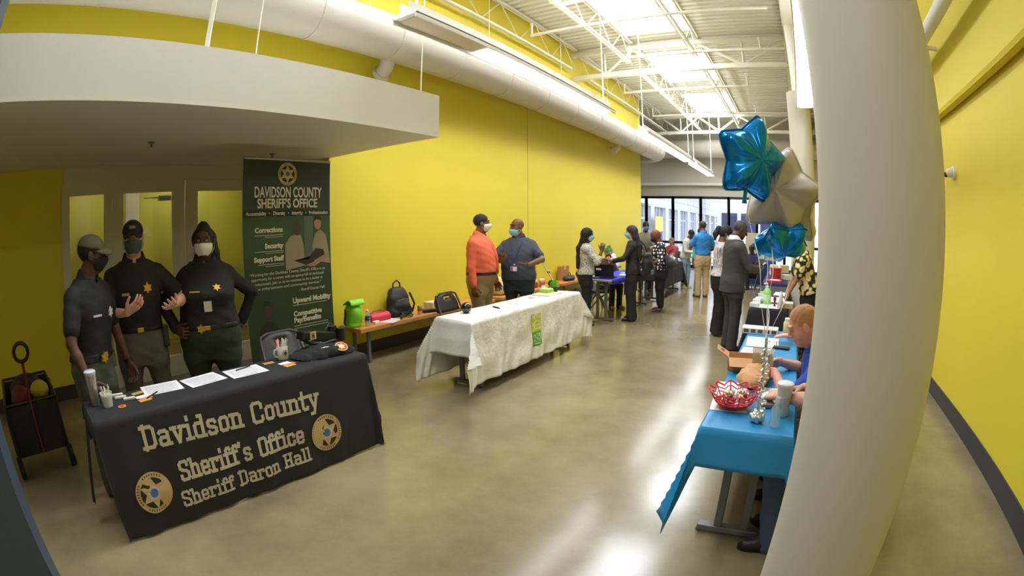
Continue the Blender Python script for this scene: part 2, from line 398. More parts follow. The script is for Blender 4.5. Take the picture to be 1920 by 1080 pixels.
b = MB(); b.box(XD-.08, XD+.01, .42, 3.66, 2.36, 2.7); b.box(XD-.08, XD+.01, 1.03, 1.07, 0, 2.36); b.box(XD-.08, XD+.01, 3.13, 3.17, 0, 2.36); b.box(XD-.08, XD+.01, .40, .46, 0, 2.36); struct('trim_4', b, FRAMEM)
# vestibule
VEST = mat('vestibule yellow paint', (190, 190, 78), .6)
b = MB(); b.box(-8.4, -8.3, -.6, 4.4, 0, 2.8); b.box(-8.4, XD-.15, 4.3, 4.4, 0, 2.8); b.box(-8.4, XD-.15, -.7, -.6, 0, 2.8); struct('wall_vestibule', b, VEST)
struct('ceiling_vestibule', MB().box(-8.4, XD-.1, -.7, 4.4, 2.7, 2.8), WHITEP)
b = MB(); b.box(-8.3, -8.24, 1.75, 2.0, 0, 2.7); struct('trim_5', b, FRAMEM)
t = thing('vestibule_light', 'small bright strip light above the narrow glazed sidelight', 'light', (-7.4, 1.0, 2.62))
b = MB(); b.box(-.08, .08, -.35, .35, .03, .08); b.build('housing', WHITEP, t); b = MB(); b.tube([(0, -.33, .01), (0, .33, .01)], .03, 10); b.build('tube', mat('tube lamp', (255, 236, 214), .4, emit=15.0), t)
t = thing('vestibule_light', 'added strip light out of sight, brightening the yellow vestibule', 'light', (-7.5, 2.9, 2.62))  # out of sight, added to brighten the vestibule behind the door glass
b = MB(); b.box(-.08, .08, -.6, .6, .03, .08); b.build('housing', WHITEP, t); b = MB(); b.tube([(0, -.58, .01), (0, .58, .01)], .03, 10); b.build('tube', mat('tube lamp', (255, 236, 214)), t)
t = thing('door_closer', 'small grey box closer on the top of the glazed door', 'door closer', (XD-.10, 1.75, 2.12))
b = MB(); b.box(-.03, .03, 0, .17, 0, .06); b.build('body', FRAMEM, t); b = MB(); b.box(-.01, .01, -.2, 0, .03, .045); b.build('arm', FRAMEM, t)

# ------------------------------------------------------------------ glazed end wall
MUL = [-7.4, -6.13, -4.97, -3.78, -2.6, -1.42, -.24, .9, 1.93]
for i, (a, c) in enumerate(zip(MUL, MUL[1:])):
    b = MB(); y0, y1 = YE+.02, YE+.12
    e0 = .055
    b.box(a-e0, a+e0, y0, y1, 0, 2.9); b.box(c-.01, c+e0, y0, y1, 0, 2.9); b.box(a, c, y0, y1, 2.8, 2.9); b.box(a, c, y0, y1, .96, 1.06); b.box(a, c, y0, y1, 0, .12)
    o = struct('window_%d' % (7+i), b, BLACKF)
    MB().box(a+e0, c-.01, YE+.06, YE+.066, .12, 2.8).build('glass', GLASS, o)
struct('wall_end_left', MB().box(-10, -7.4, YE, YE+.2, 0, 2.9), GREYW)

# ------------------------------------------------------------------ street outside
struct('ground', MB().box(-30, 25, YE+.1, 90, -.15, -.02), mat('pale paving', (190, 190, 198), .8, noise=.05))
FAC = mat('pale block facade', (188, 190, 204), .8, noise=.03)
t = thing('storefront_building', 'pale grey block building with shop windows seen through the end glazing', 'building', (-9.6, YE+.5, 0))
b = MB(); b.box(-4, 0, 0, 44, 3.0, 9); 
for k in range(12): b.box(-4, 0, k*4, k*4+.9, 0, 3.0)
b.build('wall', FAC, t)
jm = mat('facade joint', (150, 152, 166), .8)
b = MB()
for z in (3.6, 4.2, 4.8, 5.4, 6.0): b.box(0, .01, 0, 44, z, z+.03)
for k in range(36):
    for q, z in enumerate((3.63, 4.23, 4.83, 5.43)): b.box(0, .01, k*1.2+.6*(q % 2), k*1.2+.6*(q % 2)+.03, z, z+.57)
b.build('joints', jm, t)
sw = mat('shop window', (120, 132, 140), .15, noise=.4, scale=1.2)
for k in range(11):
    b = MB(); b.box(-.3, -.25, k*4+.9, k*4+4, 0, 3.0); b.build('shop_window', sw, t)
    b = MB(); 
    for q in (0, 1.0, 2.0, 3.0): b.box(-.25, -.18, k*4+.92+q, k*4+1.0+q, 0, 3.0)
    b.box(-.25, -.18, k*4+.9, k*4+4, 2.1, 2.2); b.build('window_frame', mat('pale window frame', (205, 205, 212), .5), t)
b = MB(); b.box(0, .7, 6, 10, 3.0, 3.12); b.build('awning', mat('awning', (178, 178, 186), .6), t)
t = thing('tan_sign', 'tan square sign hanging on the building across the street', 'sign', (-9.4, 25.6, 2.25))
b = MB(); b.box(0, .08, -.35, .35, 0, .6); b.build('panel', mat('tan sign', (190, 164, 132), .6), t); b = MB(); b.box(-.2, .04, -.02, .02, .6, .66); b.build('bracket', BLACKF, t)
t = thing('far_building', 'distant pale building with dark blue windows closing the street', 'building', (-2, 52, 0))
b = MB(); b.box(-6, 10, 0, 2, 0, 9); b.build('wall', mat('far facade', (214, 216, 228), .8), t)
for k in range(7):
    b = MB(); b.box(-5.5+k*2.1, -3.8+k*2.1, -.06, 0, 1.2, 3.2); b.build('window', mat('far dark window', (50, 54, 96), .3), t)
t = thing('yellow_shop_sign', 'small yellow banner sign outside beside the shop windows', 'sign', (-9.2, 33, 1.3))
b = MB(); b.box(0, .06, -.9, .9, 0, 1.0); b.build('panel', mat('yellow sign', (226, 206, 90), .6), t); MB().box(.02, .05, -.8, -.74, -1.3, 0).build('post', BLACKF, t); MB().box(.02, .05, .74, .8, -1.3, 0).build('post', BLACKF, t)

# ------------------------------------------------------------------ smooth-blended bodies: distance fields turned into one continuous mesh
V3 = lambda *a: np.array(a, float)
class Field:
    def __init__(s, res): s.res = res; s.ops = []
    def cone(s, a, b, ra, rb, k=.02, mode='+', flat=None):
        s.ops.append(('c', np.array(a, float), np.array(b, float), ra, rb, k, mode, flat)); return s
    def chain(s, pts, rs, k=.02):
        for i in range(len(pts)-1): s.cone(pts[i], pts[i+1], rs[i], rs[i+1], k)
        return s
    def ell(s, c, r, k=.02, mode='+', R=None):
        s.ops.append(('e', np.array(c, float), np.array(r, float), R, None, k, mode, None)); return s
    def loft(s, o, R, zs, a, b, cy, k=.03, mode='+', p=2.3):
        s.ops.append(('l', np.array(o, float), R, np.array(zs, float), (np.array(a, float), np.array(b, float), np.array(cy, float)), k, mode, p)); return s
    def half(s, pt, n, k=.004):          # keep the side where (x - pt).n < 0
        s.ops.append(('h', np.array(pt, float), np.array(n, float)/np.linalg.norm(n), None, None, k, '&', None)); return s
    def wave(s, fn): s.ops.append(('w', fn)); return s
    def mesh(s, name, m=None, parent=None):
        lo = V3(9, 9, 9); hi = -lo; bbs = []
        for op in s.ops:
            if op[0] == 'c': r = max(op[3], op[4]); l, h = np.minimum(op[1], op[2])-r, np.maximum(op[1], op[2])+r
            elif op[0] == 'e': r = max(op[2]) if op[3] is not None else op[2]; l, h = op[1]-r, op[1]+r
            elif op[0] == 'l':
                A, B, Y = op[4]; q = max(A.max(), (B+abs(Y)).max())
                z0 = op[1]+op[2][:, 2]*op[3][0]; z1 = op[1]+op[2][:, 2]*op[3][-1]; l, h = np.minimum(z0, z1)-q, np.maximum(z0, z1)+q
            else: bbs.append(None); continue
            bbs.append((l, h))
            if op[6] == '+': lo = np.minimum(lo, l); hi = np.maximum(hi, h)
        r = s.res; lo -= 3*r; hi += 3*r
        n = np.ceil((hi-lo)/r).astype(int)+1
        ax = [lo[i]+r*np.arange(n[i]) for i in range(3)]
        D = np.full(n, .08, np.float32)
        for op, bb in zip(s.ops, bbs):
            if bb is None:
                if op[0] == 'h':
                    P, N = op[1], op[2]
                    d = ((ax[0]-P[0])*N[0])[:, None, None]+((ax[1]-P[1])*N[1])[None, :, None]+((ax[2]-P[2])*N[2])[None, None, :]
                    D = np.maximum(D, d.astype(np.float32))
                else:
                    X, Y, Z = np.meshgrid(*ax, indexing='ij', sparse=True); D = D+op[1](X, Y, Z).astype(np.float32)
                continue
            k = op[5]; pad = .05+k
            i0 = np.maximum(0, np.floor((bb[0]-pad-lo)/r).astype(int)); i1 = np.minimum(n, np.ceil((bb[1]+pad-lo)/r).astype(int)+1)
            if (i1 <= i0).any(): continue
            X, Y, Z = np.meshgrid(*[ax[i][i0[i]:i1[i]] for i in range(3)], indexing='ij', sparse=True)
            if op[0] == 'c':
                a, bb_ = op[1], op[2]; ab = bb_-a; L2 = max(ab@ab, 1e-12)
                px, py, pz = X-a[0], Y-a[1], Z-a[2]
                t = np.clip((px*ab[0]+py*ab[1]+pz*ab[2])/L2, 0, 1)
                d = np.sqrt((px-t*ab[0])**2+(py-t*ab[1])**2+(pz-t*ab[2])**2)-(op[3]+(op[4]-op[3])*t)
            elif op[0] == 'e':
                px, py, pz = X-op[1][0], Y-op[1][1], Z-op[1][2]
                if op[3] is not None:
                    R = op[3]; px, py, pz = (px*R[0, 0]+py*R[1, 0]+pz*R[2, 0], px*R[0, 1]+py*R[1, 1]+pz*R[2, 1], px*R[0, 2]+py*R[1, 2]+pz*R[2, 2])
                q = op[2]; k0 = np.sqrt((px/q[0])**2+(py/q[1])**2+(pz/q[2])**2); k1 = np.sqrt((px/q[0]**2)**2+(py/q[1]**2)**2+(pz/q[2]**2)**2)
                d = k0*(k0-1)/np.maximum(k1, 1e-6)
            else:
                R = op[2]; px, py, pz = X-op[1][0], Y-op[1][1], Z-op[1][2]
                lx, ly, lz = (px*R[0, 0]+py*R[1, 0]+pz*R[2, 0], px*R[0, 1]+py*R[1, 1]+pz*R[2, 1], px*R[0, 2]+py*R[1, 2]+pz*R[2, 2])
                zs = op[3]; A, B, CY = op[4]; p = op[7]
                sh = np.broadcast(lx, ly, lz).shape; lz = np.broadcast_to(lz, sh); zc = np.clip(lz, zs[0], zs[-1])
                a_ = np.interp(zc, zs, A); b_ = np.interp(zc, zs, B); y_ = np.interp(zc, zs, CY)
                g = (np.abs(lx/a_)**p+np.abs((ly-y_)/b_)**p)**(1/p)
                dr = (g-1)*np.minimum(a_, b_); dz = np.maximum(zs[0]-lz, lz-zs[-1])
                d = np.where(dz > 0, np.where(dr > 0, np.sqrt(dr*dr+dz*dz), dz), np.maximum(dr, dz))
            d = np.broadcast_to(d, tuple(i1-i0)).astype(np.float32)
            sl = tuple(slice(i0[i], i1[i]) for i in range(3)); cur = D[sl]
            if op[6] == '+':
                h = np.maximum(k-np.abs(cur-d), 0)/max(k, 1e-6); D[sl] = np.minimum(cur, d)-h*h*k*.25
            elif op[6] == '-':
                d = -d; h = np.maximum(k-np.abs(cur-d), 0)/max(k, 1e-6); D[sl] = np.maximum(cur, d)+h*h*k*.25
        return surface(D, lo, r, name, m, parent)
def surface(D, lo, r, name, m, parent):
    In = D < 0
    A = sum(In[i:In.shape[0]-1+i, j:In.shape[1]-1+j, k:In.shape[2]-1+k].astype(np.int8) for i in (0, 1) for j in (0, 1) for k in (0, 1))
    act = (A > 0) & (A < 8); idx = np.argwhere(act)
    num = np.full(act.shape, -1, np.int64); num[act] = np.arange(len(idx))
    acc = np.zeros((len(idx), 3)); cnt = np.zeros(len(idx))
    co = [(i, j, k) for i in (0, 1) for j in (0, 1) for k in (0, 1)]
    val = {c: D[idx[:, 0]+c[0], idx[:, 1]+c[1], idx[:, 2]+c[2]] for c in co}
    for c in co:
        for a in range(3):
            if c[a] == 0:
                e = list(c); e[a] = 1; e = tuple(e); v0, v1 = val[c], val[e]; x = (v0 < 0) != (v1 < 0)
                t = np.where(x, v0/np.where(v0 == v1, 1, v0-v1), 0)
                pnt = np.array(c, float)[None]+0*acc; pnt[:, a] += t; acc += np.where(x[:, None], pnt, 0); cnt += x
    P = lo+r*(idx+acc/cnt[:, None]); fs = []
    for a in range(3):
        b_, c_ = (a+1) % 3, (a+2) % 3
        s0 = [slice(None)]*3; s1 = [slice(None)]*3; s0[a] = slice(0, -1); s1[a] = slice(1, None)
        x0, x1 = In[tuple(s0)], In[tuple(s1)]; E = np.argwhere(x0 != x1)
        fl = x0[tuple(E.T)]
        def nb(db, dc):
            q = E.copy(); q[:, b_] -= db; q[:, c_] -= dc; return num[tuple(q.T)]
        Q = np.stack([nb(1, 1), nb(0, 1), nb(0, 0), nb(1, 0)], 1); Q[~fl] = Q[~fl][:, ::-1]; fs.append(Q)
    F_ = np.concatenate(fs)
    me = bpy.data.meshes.new(name)
    me.vertices.add(len(P)); me.vertices.foreach_set('co', P.astype(np.float32).ravel())
    me.loops.add(F_.size); me.loops.foreach_set('vertex_index', F_.astype(np.int32).ravel())
    me.polygons.add(len(F_)); me.polygons.foreach_set('loop_start', np.arange(0, F_.size, 4, dtype=np.int32))
    me.update(calc_edges=True); me.polygons.foreach_set('use_smooth', np.ones(len(F_), bool))
    if m: me.materials.append(m)
    o = bpy.data.objects.new(name, me); C.objects.link(o)
    if parent: o.parent = parent
    return o
def unit(v): v = np.array(v, float); return v/np.linalg.norm(v)
def rot(yaw=0, pitch=0, roll=0):
    """Local axes for something facing +y: yaw turns to its left, pitch nods forward, roll tips to its right."""
    cy, sy, cp, sp, cr, sr = math.cos(yaw), math.sin(yaw), math.cos(pitch), math.sin(pitch), math.cos(roll), math.sin(roll)
    Z = np.array([[cy, -sy, 0], [sy, cy, 0], [0, 0, 1]]); X = np.array([[1, 0, 0], [0, cp, sp], [0, -sp, cp]]); Y = np.array([[cr, 0, sr], [0, 1, 0], [-sr, 0, cr]])
    return Z @ X @ Y
def elbow(a, b, l1, l2, hint):
    d = b-a; L_ = np.linalg.norm(d)
    if L_ > (l1+l2)*.995: b = a+d/L_*(l1+l2)*.995; d = b-a; L_ = np.linalg.norm(d)
    if L_ < abs(l1-l2)+.02: L_ = abs(l1-l2)+.02
    u = d/np.linalg.norm(d); x = (l1*l1-l2*l2+L_*L_)/(2*L_); hh = math.sqrt(max(l1*l1-x*x, 0))
    v = np.array(hint, float); v = v-u*(v@u); v = v/(np.linalg.norm(v)+1e-9)
    return a+u*x+v*hh, b
def hand(f, wr, d, nrm, side, s, curl=.35, spread=.25, thumb=.6):
    """wr wrist, d hand direction, nrm palm normal (out of the palm), side +1 right hand."""
    d = unit(d); nrm = unit(np.array(nrm)-d*(np.array(nrm)@d)); lat = np.cross(nrm, d)*side   # towards the little finger
    pal = .088*s; hw = .036*s
    for q in (-1, -.35, .35, 1):
        f.cone(wr+lat*hw*.55*q, wr+d*pal+lat*hw*q*.95, .015*s, .0125*s, .012*s)
    for q, ln in ((-1, .072), (-.35, .082), (.35, .076), (1, .058)):
        dd = unit(d+lat*q*spread*.35); p = wr+d*pal+lat*hw*q; a = curl*.8; rr = .0092*s
        for seg, rx in ((.46, .0092), (.3, .0086), (.24, .0075)):
            v = unit(dd*math.cos(a)+nrm*math.sin(a)); p2 = p+v*ln*s*seg; f.cone(p, p2, rr, rx*s, .005*s); p = p2; rr = rx*s; a += curl*1.05
    p = wr+d*.022*s-lat*hw*.75; v = unit(d*.62-lat*.62*(1-.25*curl)+nrm*(.22+.3*curl)); p2 = p+v*.042*s; f.cone(p, p2, .0145*s, .0115*s, .012*s)
    v2 = unit(v*.75+d*.5+nrm*.28*thumb); p3 = p2+v2*.032*s; f.cone(p2, p3, .0112*s, .0098*s, .006*s); p4 = p3+unit(v2+d*.2)*.024*s; f.cone(p3, p4, .0098*s, .0082*s, .005*s)

SKINS = {'dark': (88, 58, 44), 'brown': (122, 82, 60), 'tan': (172, 124, 96), 'light': (206, 156, 130), 'pink': (226, 166, 144)}
def skin(k): return mat('skin '+k, SKINS[k], .5, noise=.05, scale=30, spec=.35)
def person(label, loc, face, H=1.75, build=1.0, belly=.0, skin_='brown', res=.008, lean=0.0, turn=0.0, head=(0, 0, 0), female=False,
           legs=None, arms=None, top=None, bottom=None, shoes=((25, 22, 22),), hair=None, mask=None, hat=None, group='people at the job fair', seated=False, z0=0.0, bust=.0):
    """face: heading in degrees, 0 = towards +y, counted anticlockwise.  arms: per side dict(hand, hint, dir, palm, curl) in body metres (x right, y ahead)."""
    s = H/1.75; sk = skin(skin_); w_ = build
    hipz = .93*s if not seated else .50*s
    PEL = V3(0, 0, hipz); RT = rot(turn, lean)
    def tp(x, y, z): return PEL+RT @ V3(x*s, y*s, z*s)           # torso point; z measured from the hips at s = 1
    shw = (.180 if not female else .158)*(.75+.25*w_)
    NK = tp(0, -.005, .585); HC = NK+RT @ V3(0, .0, 0)
    HR = rot(turn+head[0], lean*.35+head[1], head[2])
    HO = NK+(HR @ V3(0, .028, .117))*s                        # head centre
    hp = lambda x, y, z: HO+HR @ V3(x*s, y*s, z*s)
    # torso outline from the hips upwards
    zs = np.array([-.19, -.10, -.02, .06, .14, .22, .32, .42, .50, .55])*s
    if female:
        a = np.array([.150, .172, .178, .160, .138, .142, .155, .155, .118, .07]); bb = np.array([.095, .115, .122, .108, .095, .098, .112, .105, .085, .06]); cy = np.array([-.012, -.015, -.018, -.008, 0, .004, .008, .002, -.008, -.01])
        bb[6] += bust; cy[6] += bust*.7
    else:
        a = np.array([.142, .160, .165, .158, .152, .158, .174, .178, .135, .07]); bb = np.array([.095, .112, .118, .112, .108, .112, .122, .115, .09, .062]); cy = np.array([-.010, -.012, -.014, -.006, 0, .004, .006, 0, -.008, -.01])
    bel = np.array([.1, .25, .6, .95, 1, .8, .4, .1, 0, 0])*belly
    a = (a*w_+bel*.55)*s; bb = (bb*w_+bel*.75)*s; cy = (cy+bel*.5)*s
    zd = np.linspace(zs[0], zs[-1], 40); ker = np.array([.1, .2, .4, .2, .1])
    def sm(v): q = np.interp(zd, zs, v); q = np.convolve(np.pad(q, 2, mode='edge'), ker, 'valid'); return np.convolve(np.pad(q, 2, mode='edge'), ker, 'valid')
    a, bb, cy = sm(a), sm(bb), sm(cy); zs = zd
    def torso(f, off, z0_=-.19, z1_=.55, k=.03):
        zz = np.unique(np.concatenate([[z0_*s, z1_*s], zs[(zs > z0_*s) & (zs < z1_*s)]]))
        f.loft(PEL, RT, zz, np.interp(zz, zs, a)+off, np.interp(zz, zs, bb)+off, np.interp(zz, zs, cy), k)
    SH = {q: tp(q*shw, -.012, .448) for q in (-1, 1)}
    uw = (.045 if not female else .038)*(.6+.4*w_)*s; fw = (.036 if not female else .031)*(.7+.3*w_)*s; wr_ = .0255*s
    A = {}
    for q in (-1, 1):
        d = (arms or {}).get('R' if q > 0 else 'L') or {}
        tgt = d.get('hand', (q*(shw+.075), .045, -.10)); W = tp(*tgt) if not d.get('world') else np.array(d['world'], float)
        E_, W = elbow(SH[q], W, .29*s, .255*s, RT @ np.array(d.get('hint', (q*.6, -.8, -.2)), float))
        fd = unit(W-E_); hd = unit(RT @ np.array(d['dir'], float)) if 'dir' in d else fd
        pn = RT @ np.array(d.get('palm', (-q, .15, 0)), float)
        A[q] = (E_, W, hd, pn, d)
    lg = legs or {}
    HIP = {q: PEL+V3(q*.09*s*w_, 0, -.02*s) for q in (-1, 1)}
    LEG = {}
    for q in (-1, 1):
        k_, an = lg.get('R' if q > 0 else 'L', (None, None))
        if k_ is None:
            sp = lg.get('spread', .105); an = V3(q*sp*s, lg.get('step', 0)*q*s-.01, .085*s); k_ = (HIP[q]+an)/2+V3(0, .025*s, .02*s)
        else: k_ = np.array(k_, float)*s; an = np.array(an, float)*s
        LEG[q] = (HIP[q], k_, an)
    ft = lg.get('toe', .25)
    # ---- body
    f = Field(res)
    torso(f, -.012*s)
    for q in (-1, 1):
        E_, W, hd, pn, d = A[q]
        f.cone(tp(0, -.015, .50), SH[q], .05*s, .046*s*(.7+.3*w_), .05)
        f.cone(SH[q], E_, uw*1.1, uw*.82, .03); f.cone(SH[q]*.35+E_*.65, E_, uw*.9, uw*.82, .015)
        mid = E_*.65+W*.35; f.cone(E_, mid, uw*.82, fw*1.08, .012); f.cone(mid, W, fw*1.08, wr_, .015)
        hand(f, W, hd, pn, q, s, d.get('curl', .35), d.get('spread', .25))
        h_, k_, an = LEG[q]
        f.cone(h_, k_, .074*s*w_, .050*s, .04); f.cone(k_, k_*.6+an*.4, .048*s, .05*s, .02); f.cone(k_*.6+an*.4, an, .05*s, .035*s, .02)
        fdv = unit(V3(q*ft, 1, 0)); f.cone(an+V3(0, 0, -.04*s), an+fdv*.13*s+V3(0, 0, -.055*s), .034*s, .024*s, .02)
    f.cone(tp(0, -.02, .50), NK+RT @ V3(0, 0, .02*s), .062*s*(.75+.25*w_), .054*s*(.75+.25*w_), .03)
    f.cone(NK, hp(0, -.012, -.045), .054*s*(.75+.25*w_), .052*s, .02)
    fat = 1+.35*max(0, w_-1)
    f.ell(hp(0, -.014, .035), V3(.074, .094, .084)*s, .015, R=HR)
    f.ell(hp(0, .022, -.030), V3(.060*fat, .068, .088)*s, .03, R=HR)
    f.ell(hp(0, .055, -.088), V3(.03*fat, .026, .024)*s, .03, R=HR)                       # chin
    for q in (-1, 1):
        f.ell(hp(q*.042, .040, -.03), V3(.022*fat, .026, .026)*s, .025, R=HR)             # cheek
        f.ell(hp(q*.032, .086, .012), V3(.017, .014, .013)*s, .014, '-', R=HR)              # eye socket
        f.ell(hp(q*.032, .073, .011), V3(.013, .012, .011)*s, .006, R=HR)                 # eye
        f.ell(hp(q*.078*fat, -.008, -.006), V3(.010, .020, .032)*s, .010, R=HR)               # ear
        f.cone(hp(q*.014, .090, .034), hp(q*.046, .078, .033), .0085*s, .007*s, .012)       # brow
    f.cone(hp(0, .086, .018), hp(0, .108, -.022), .0085*s, .0125*s, .012); 
    for q in (-1, 1): f.ell(hp(q*.012, .098, -.026), V3(.009, .010, .008)*s, .008, R=HR)
    f.ell(hp(0, .098, -.056), V3(.021, .006, .0022)*s, .003, '-', R=HR)
    f.cone(hp(-.019, .084, -.050), hp(.019, .084, -.050), .0068*s, .0068*s, .008); f.cone(hp(-.015, .085, -.064), hp(.015, .085, -.064), .0075*s, .0075*s, .008)
    body = f.mesh('person', sk)
    body.location = (loc[0], loc[1], z0); body.rotation_euler.z = math.radians(face)
    tag(body, label, 'person', group)
    def shell(mb, nm, m_, **k): return mb.build(nm, m_, body, **k)
    # eyes and brows
    if res < .0075:
        for q in (-1, 1):
            b = MB(); b.ball(hp(q*.032, .0785, .011), (.0105*s, .0085*s, .0075*s), 12); shell(b, 'eye', mat('eye white', (176, 166, 158), .25))
            b = MB(); b.ball(hp(q*.032, .0835, .011), .0050*s, 10); shell(b, 'pupil', mat('pupil', (28, 18, 14), .2))
    if hair is None or hair.get('brow', True):
        for q in (-1, 1):
            b = MB(); b.tube([hp(q*.014, .0985, .036), hp(q*.032, .097, .0405), hp(q*.05, .082, .036)], [.003*s, .0042*s, .002*s], 6); shell(b, 'eyebrow', mat('brow hair %d %d %d' % (hair or {}).get('col', (30, 24, 22)), (hair or {}).get('col', (30, 24, 22)), .8))
    wr = random.Random(sum(map(ord, label)) % 1000)
    p1, p2, p3 = [wr.random()*6 for _ in range(3)]
    def folds(amp): return lambda X, Y, Z: amp*(np.sin(34*Z+9*X+p1+2*np.sin(11*X+p2))*.5+np.sin(21*(X+Y)+17*Z+p3)*.5+.35*np.sin(70*Z-40*X+p2))
    # ---- bottoms
    if bottom:
        cr_ = bottom.get('res', max(res, .008)); f = Field(cr_); wd = bottom.get('wide', 1.0); off = .012*s
        torso(f, off, -.19, bottom.get('waist', .09), .02)
        if bottom.get('kind', 'trousers') == 'trousers':
            for q in (-1, 1):
                h_, k_, an = LEG[q]; end = an+V3(0, 0, -.045*s)*bottom.get('len', 1)
                if bottom.get('crop'): end = k_+(an-k_)*bottom['crop']
                m_ = h_*.6+k_*.4; f.cone(h_+V3(0, -.016*s, -.02*s), m_, .094*s*w_, .087*s*(.4+.6*w_)*wd, .05); f.cone(m_, k_, .087*s*(.4+.6*w_)*wd, .070*s*wd, .04); f.cone(k_, end, .070*s*wd, .062*s*wd*bottom.get('hem', 1), .03)
            f.wave(folds(.0035*s))
        else:                                                   # skirt
            zs_ = [-.62*s, -.1*s, .0]; f.loft(PEL, np.eye(3), zs_, [.19*s*w_, .2*s*w_, .17*s*w_], [.14*s*w_, .15*s*w_, .12*s*w_], [0, 0, 0], .03)
            f.wave(folds(.006*s))
        if not seated and not bottom.get('crop'): f.half((0, 0, .025*s), (0, 0, -1))
        f.half(tp(0, 0, bottom.get('waist', .09)), RT[:, 2])
        f.mesh(bottom.get('name', 'trousers'), bottom['mat'], body)
        if bottom.get('belt'):
            f = Field(cr_); zb = bottom.get('waist', .09); torso(f, off+.007*s, zb-.045, zb-.005, .01); f.mesh('belt', bottom['belt'], body)
            b = MB(); bz = zb-.025; yb = np.interp(bz*s, zs, bb)+np.interp(bz*s, zs, cy)+off+.012*s
            bk = bottom.get('buckle', (196, 160, 70))
            cpt = PEL+RT @ V3(0, yb, bz*s); b.obox(cpt, (.05*s, .012, .034*s), Matrix(RT.tolist())); shell(b, 'belt_buckle', mat('brass', bk, .3, metal=.8), bevel=.003)
    # ---- shoes
    if shoes:
        for q in (-1, 1):
            an = LEG[q][2]; fdv = unit(V3(q*ft, 1, 0)); cr_ = max(res, .007); f = Field(cr_); zf = an[2]-.085*s
            g = lambda u, z: an*V3(1, 1, 0)+fdv*u*s+V3(0, 0, zf+z*s)
            f.cone(g(-.03, .045), g(.03, .052), .040*s, .042*s, .02); f.cone(g(.02, .035), g(.135, .026), .042*s, .033*s, .03)
            if len(shoes) < 3: f.cone(g(-.02, .06), g(-.015, .085), .044*s, .046*s, .02)
            f.half((0, 0, zf+.004), (0, 0, -1)); f.mesh('shoe', mat('shoe %d %d %d' % shoes[0], shoes[0], .4), body)
            if len(shoes) > 1:
                b = MB(); out = []
                lat = V3(fdv[1], -fdv[0], 0)
                for u, hw in ((-.075, .02), (-.055, .038), (.0, .043), (.06, .043), (.12, .044), (.16, .03), (.175, .012)): out.append((u, hw))
                poly = [(u, h) for u, h in out]+[(u, -h) for u, h in reversed(out)]
                b.prism(poly, 0, .022*s, lambda u, h, z: an*V3(1, 1, 0)+fdv*u*s+lat*h*s+V3(0, 0, zf+z)); shell(b, 'sole', mat('sole %d %d %d' % shoes[1], shoes[1], .6))
    # ---- tops
    if top:
        cr_ = top.get('res', max(res, .008)); f = Field(cr_); off = top.get('off', .018)*s; hem = top.get('hem', .03)
        torso(f, off, max(hem, -.10), .545, .03)
        if hem < .04 and not seated:
            for q in (-1, 1): f.cone(LEG[q][0]+V3(0, -.016*s, .03*s), LEG[q][0]*.7+LEG[q][1]*.3, .092*s*w_+.012*s, .088*s*w_+.012*s, .05)
        if hem < -.10:
            fl = top.get('flare', .02); f.loft(PEL, RT, [hem*s, -.05*s], [a[0]+off+fl*s, a[1]+off], [bb[0]+off+fl*s, bb[1]+off], [cy[0], cy[1]], .03)
        f.half(tp(0, 0, hem), -RT[:, 2])
        for q in (-1, 1):
            E_, W, hd, pn, d = A[q]; sl = top.get('sleeve', 'short'); o2 = top.get('soff', .014)*s
            f.cone(tp(0, -.016, .495), SH[q], .062*s*(.7+.3*w_), .058*s*(.7+.3*w_), .06)
            if sl == 'short': f.cone(SH[q], SH[q]*.3+E_*.7, uw*1.1+o2, uw+o2*1.3, .022)
            elif sl == 'long' or sl == 'rolled':
                f.cone(SH[q], E_, uw*1.1+o2, uw*.85+o2, .022); e = E_+(W-E_)*(.96 if sl == 'long' else .3); f.cone(E_, e, uw*.85+o2, (fw if sl == 'rolled' else wr_*1.15)+o2, .008)
        f.wave(folds(top.get('fold', .004)*s*.7))
        for q in (-1, 1):
            E_, W = A[q][:2]
            if top.get('sleeve', 'short') == 'short': pass
        f.cone(tp(0, .004, .575), tp(0, .03, .70), .060*s*(.75+.25*w_), .066*s, .01, '-'); f.cone(tp(0, .05, .545), tp(0, .09, .60), .030*s, .04*s, .012, '-')
        if top.get('vneck'): f.cone(tp(0, .11, .53), tp(0, .14, top['vneck']), .06*s, .01*s, .01, '-')
        sh = f.mesh(top.get('name', 'shirt'), top['mat'], body)
        if top.get('collar'):
            cm = top['collar'] if not isinstance(top['collar'], bool) else top['mat']
            b = MB(); rr = .068*s*(.75+.25*w_)
            def cf2(u, v):
                an_ = PI/2+.18+u*(2*PI-.36); sp = 1.08+.34*v*(1+.5*max(0, math.sin(an_))**3); zf_ = .592-.05*max(0, math.sin(an_))-.012+(.028-.062*v*(1+.35*max(0, math.sin(an_))**4))
                return tp(math.cos(an_)*rr*sp/s, math.sin(an_)*rr*sp/s-.004, zf_)
            b.grid(cf2, 28, 4); shell(b, 'collar', cm, thick=.006)
        if top.get('placket'):
            b = MB(); b.grid(lambda u, v: tp((u-.5)*.032, (np.interp((hem+.02+v*(.48-hem))*s, zs, bb)+np.interp((hem+.02+v*(.48-hem))*s, zs, cy)+off)/s+.005, hem+.02+v*(.46-hem)), 2, 14)
            shell(b, 'placket', top['placket'], thick=.003)
    # ---- lapels and shirt front of a suit
    if top and top.get('suit'):
        b = MB(); b.grid(lambda u, v: tp((u-.5)*.13*(v*.9+.1), (np.interp((.18+v*.30)*s, zs, bb)+np.interp((.18+v*.30)*s, zs, cy)+off)/s+.004-abs(u-.5)*.03, .18+v*.30), 6, 10); shell(b, 'shirt_front', top['suit'], thick=.003)
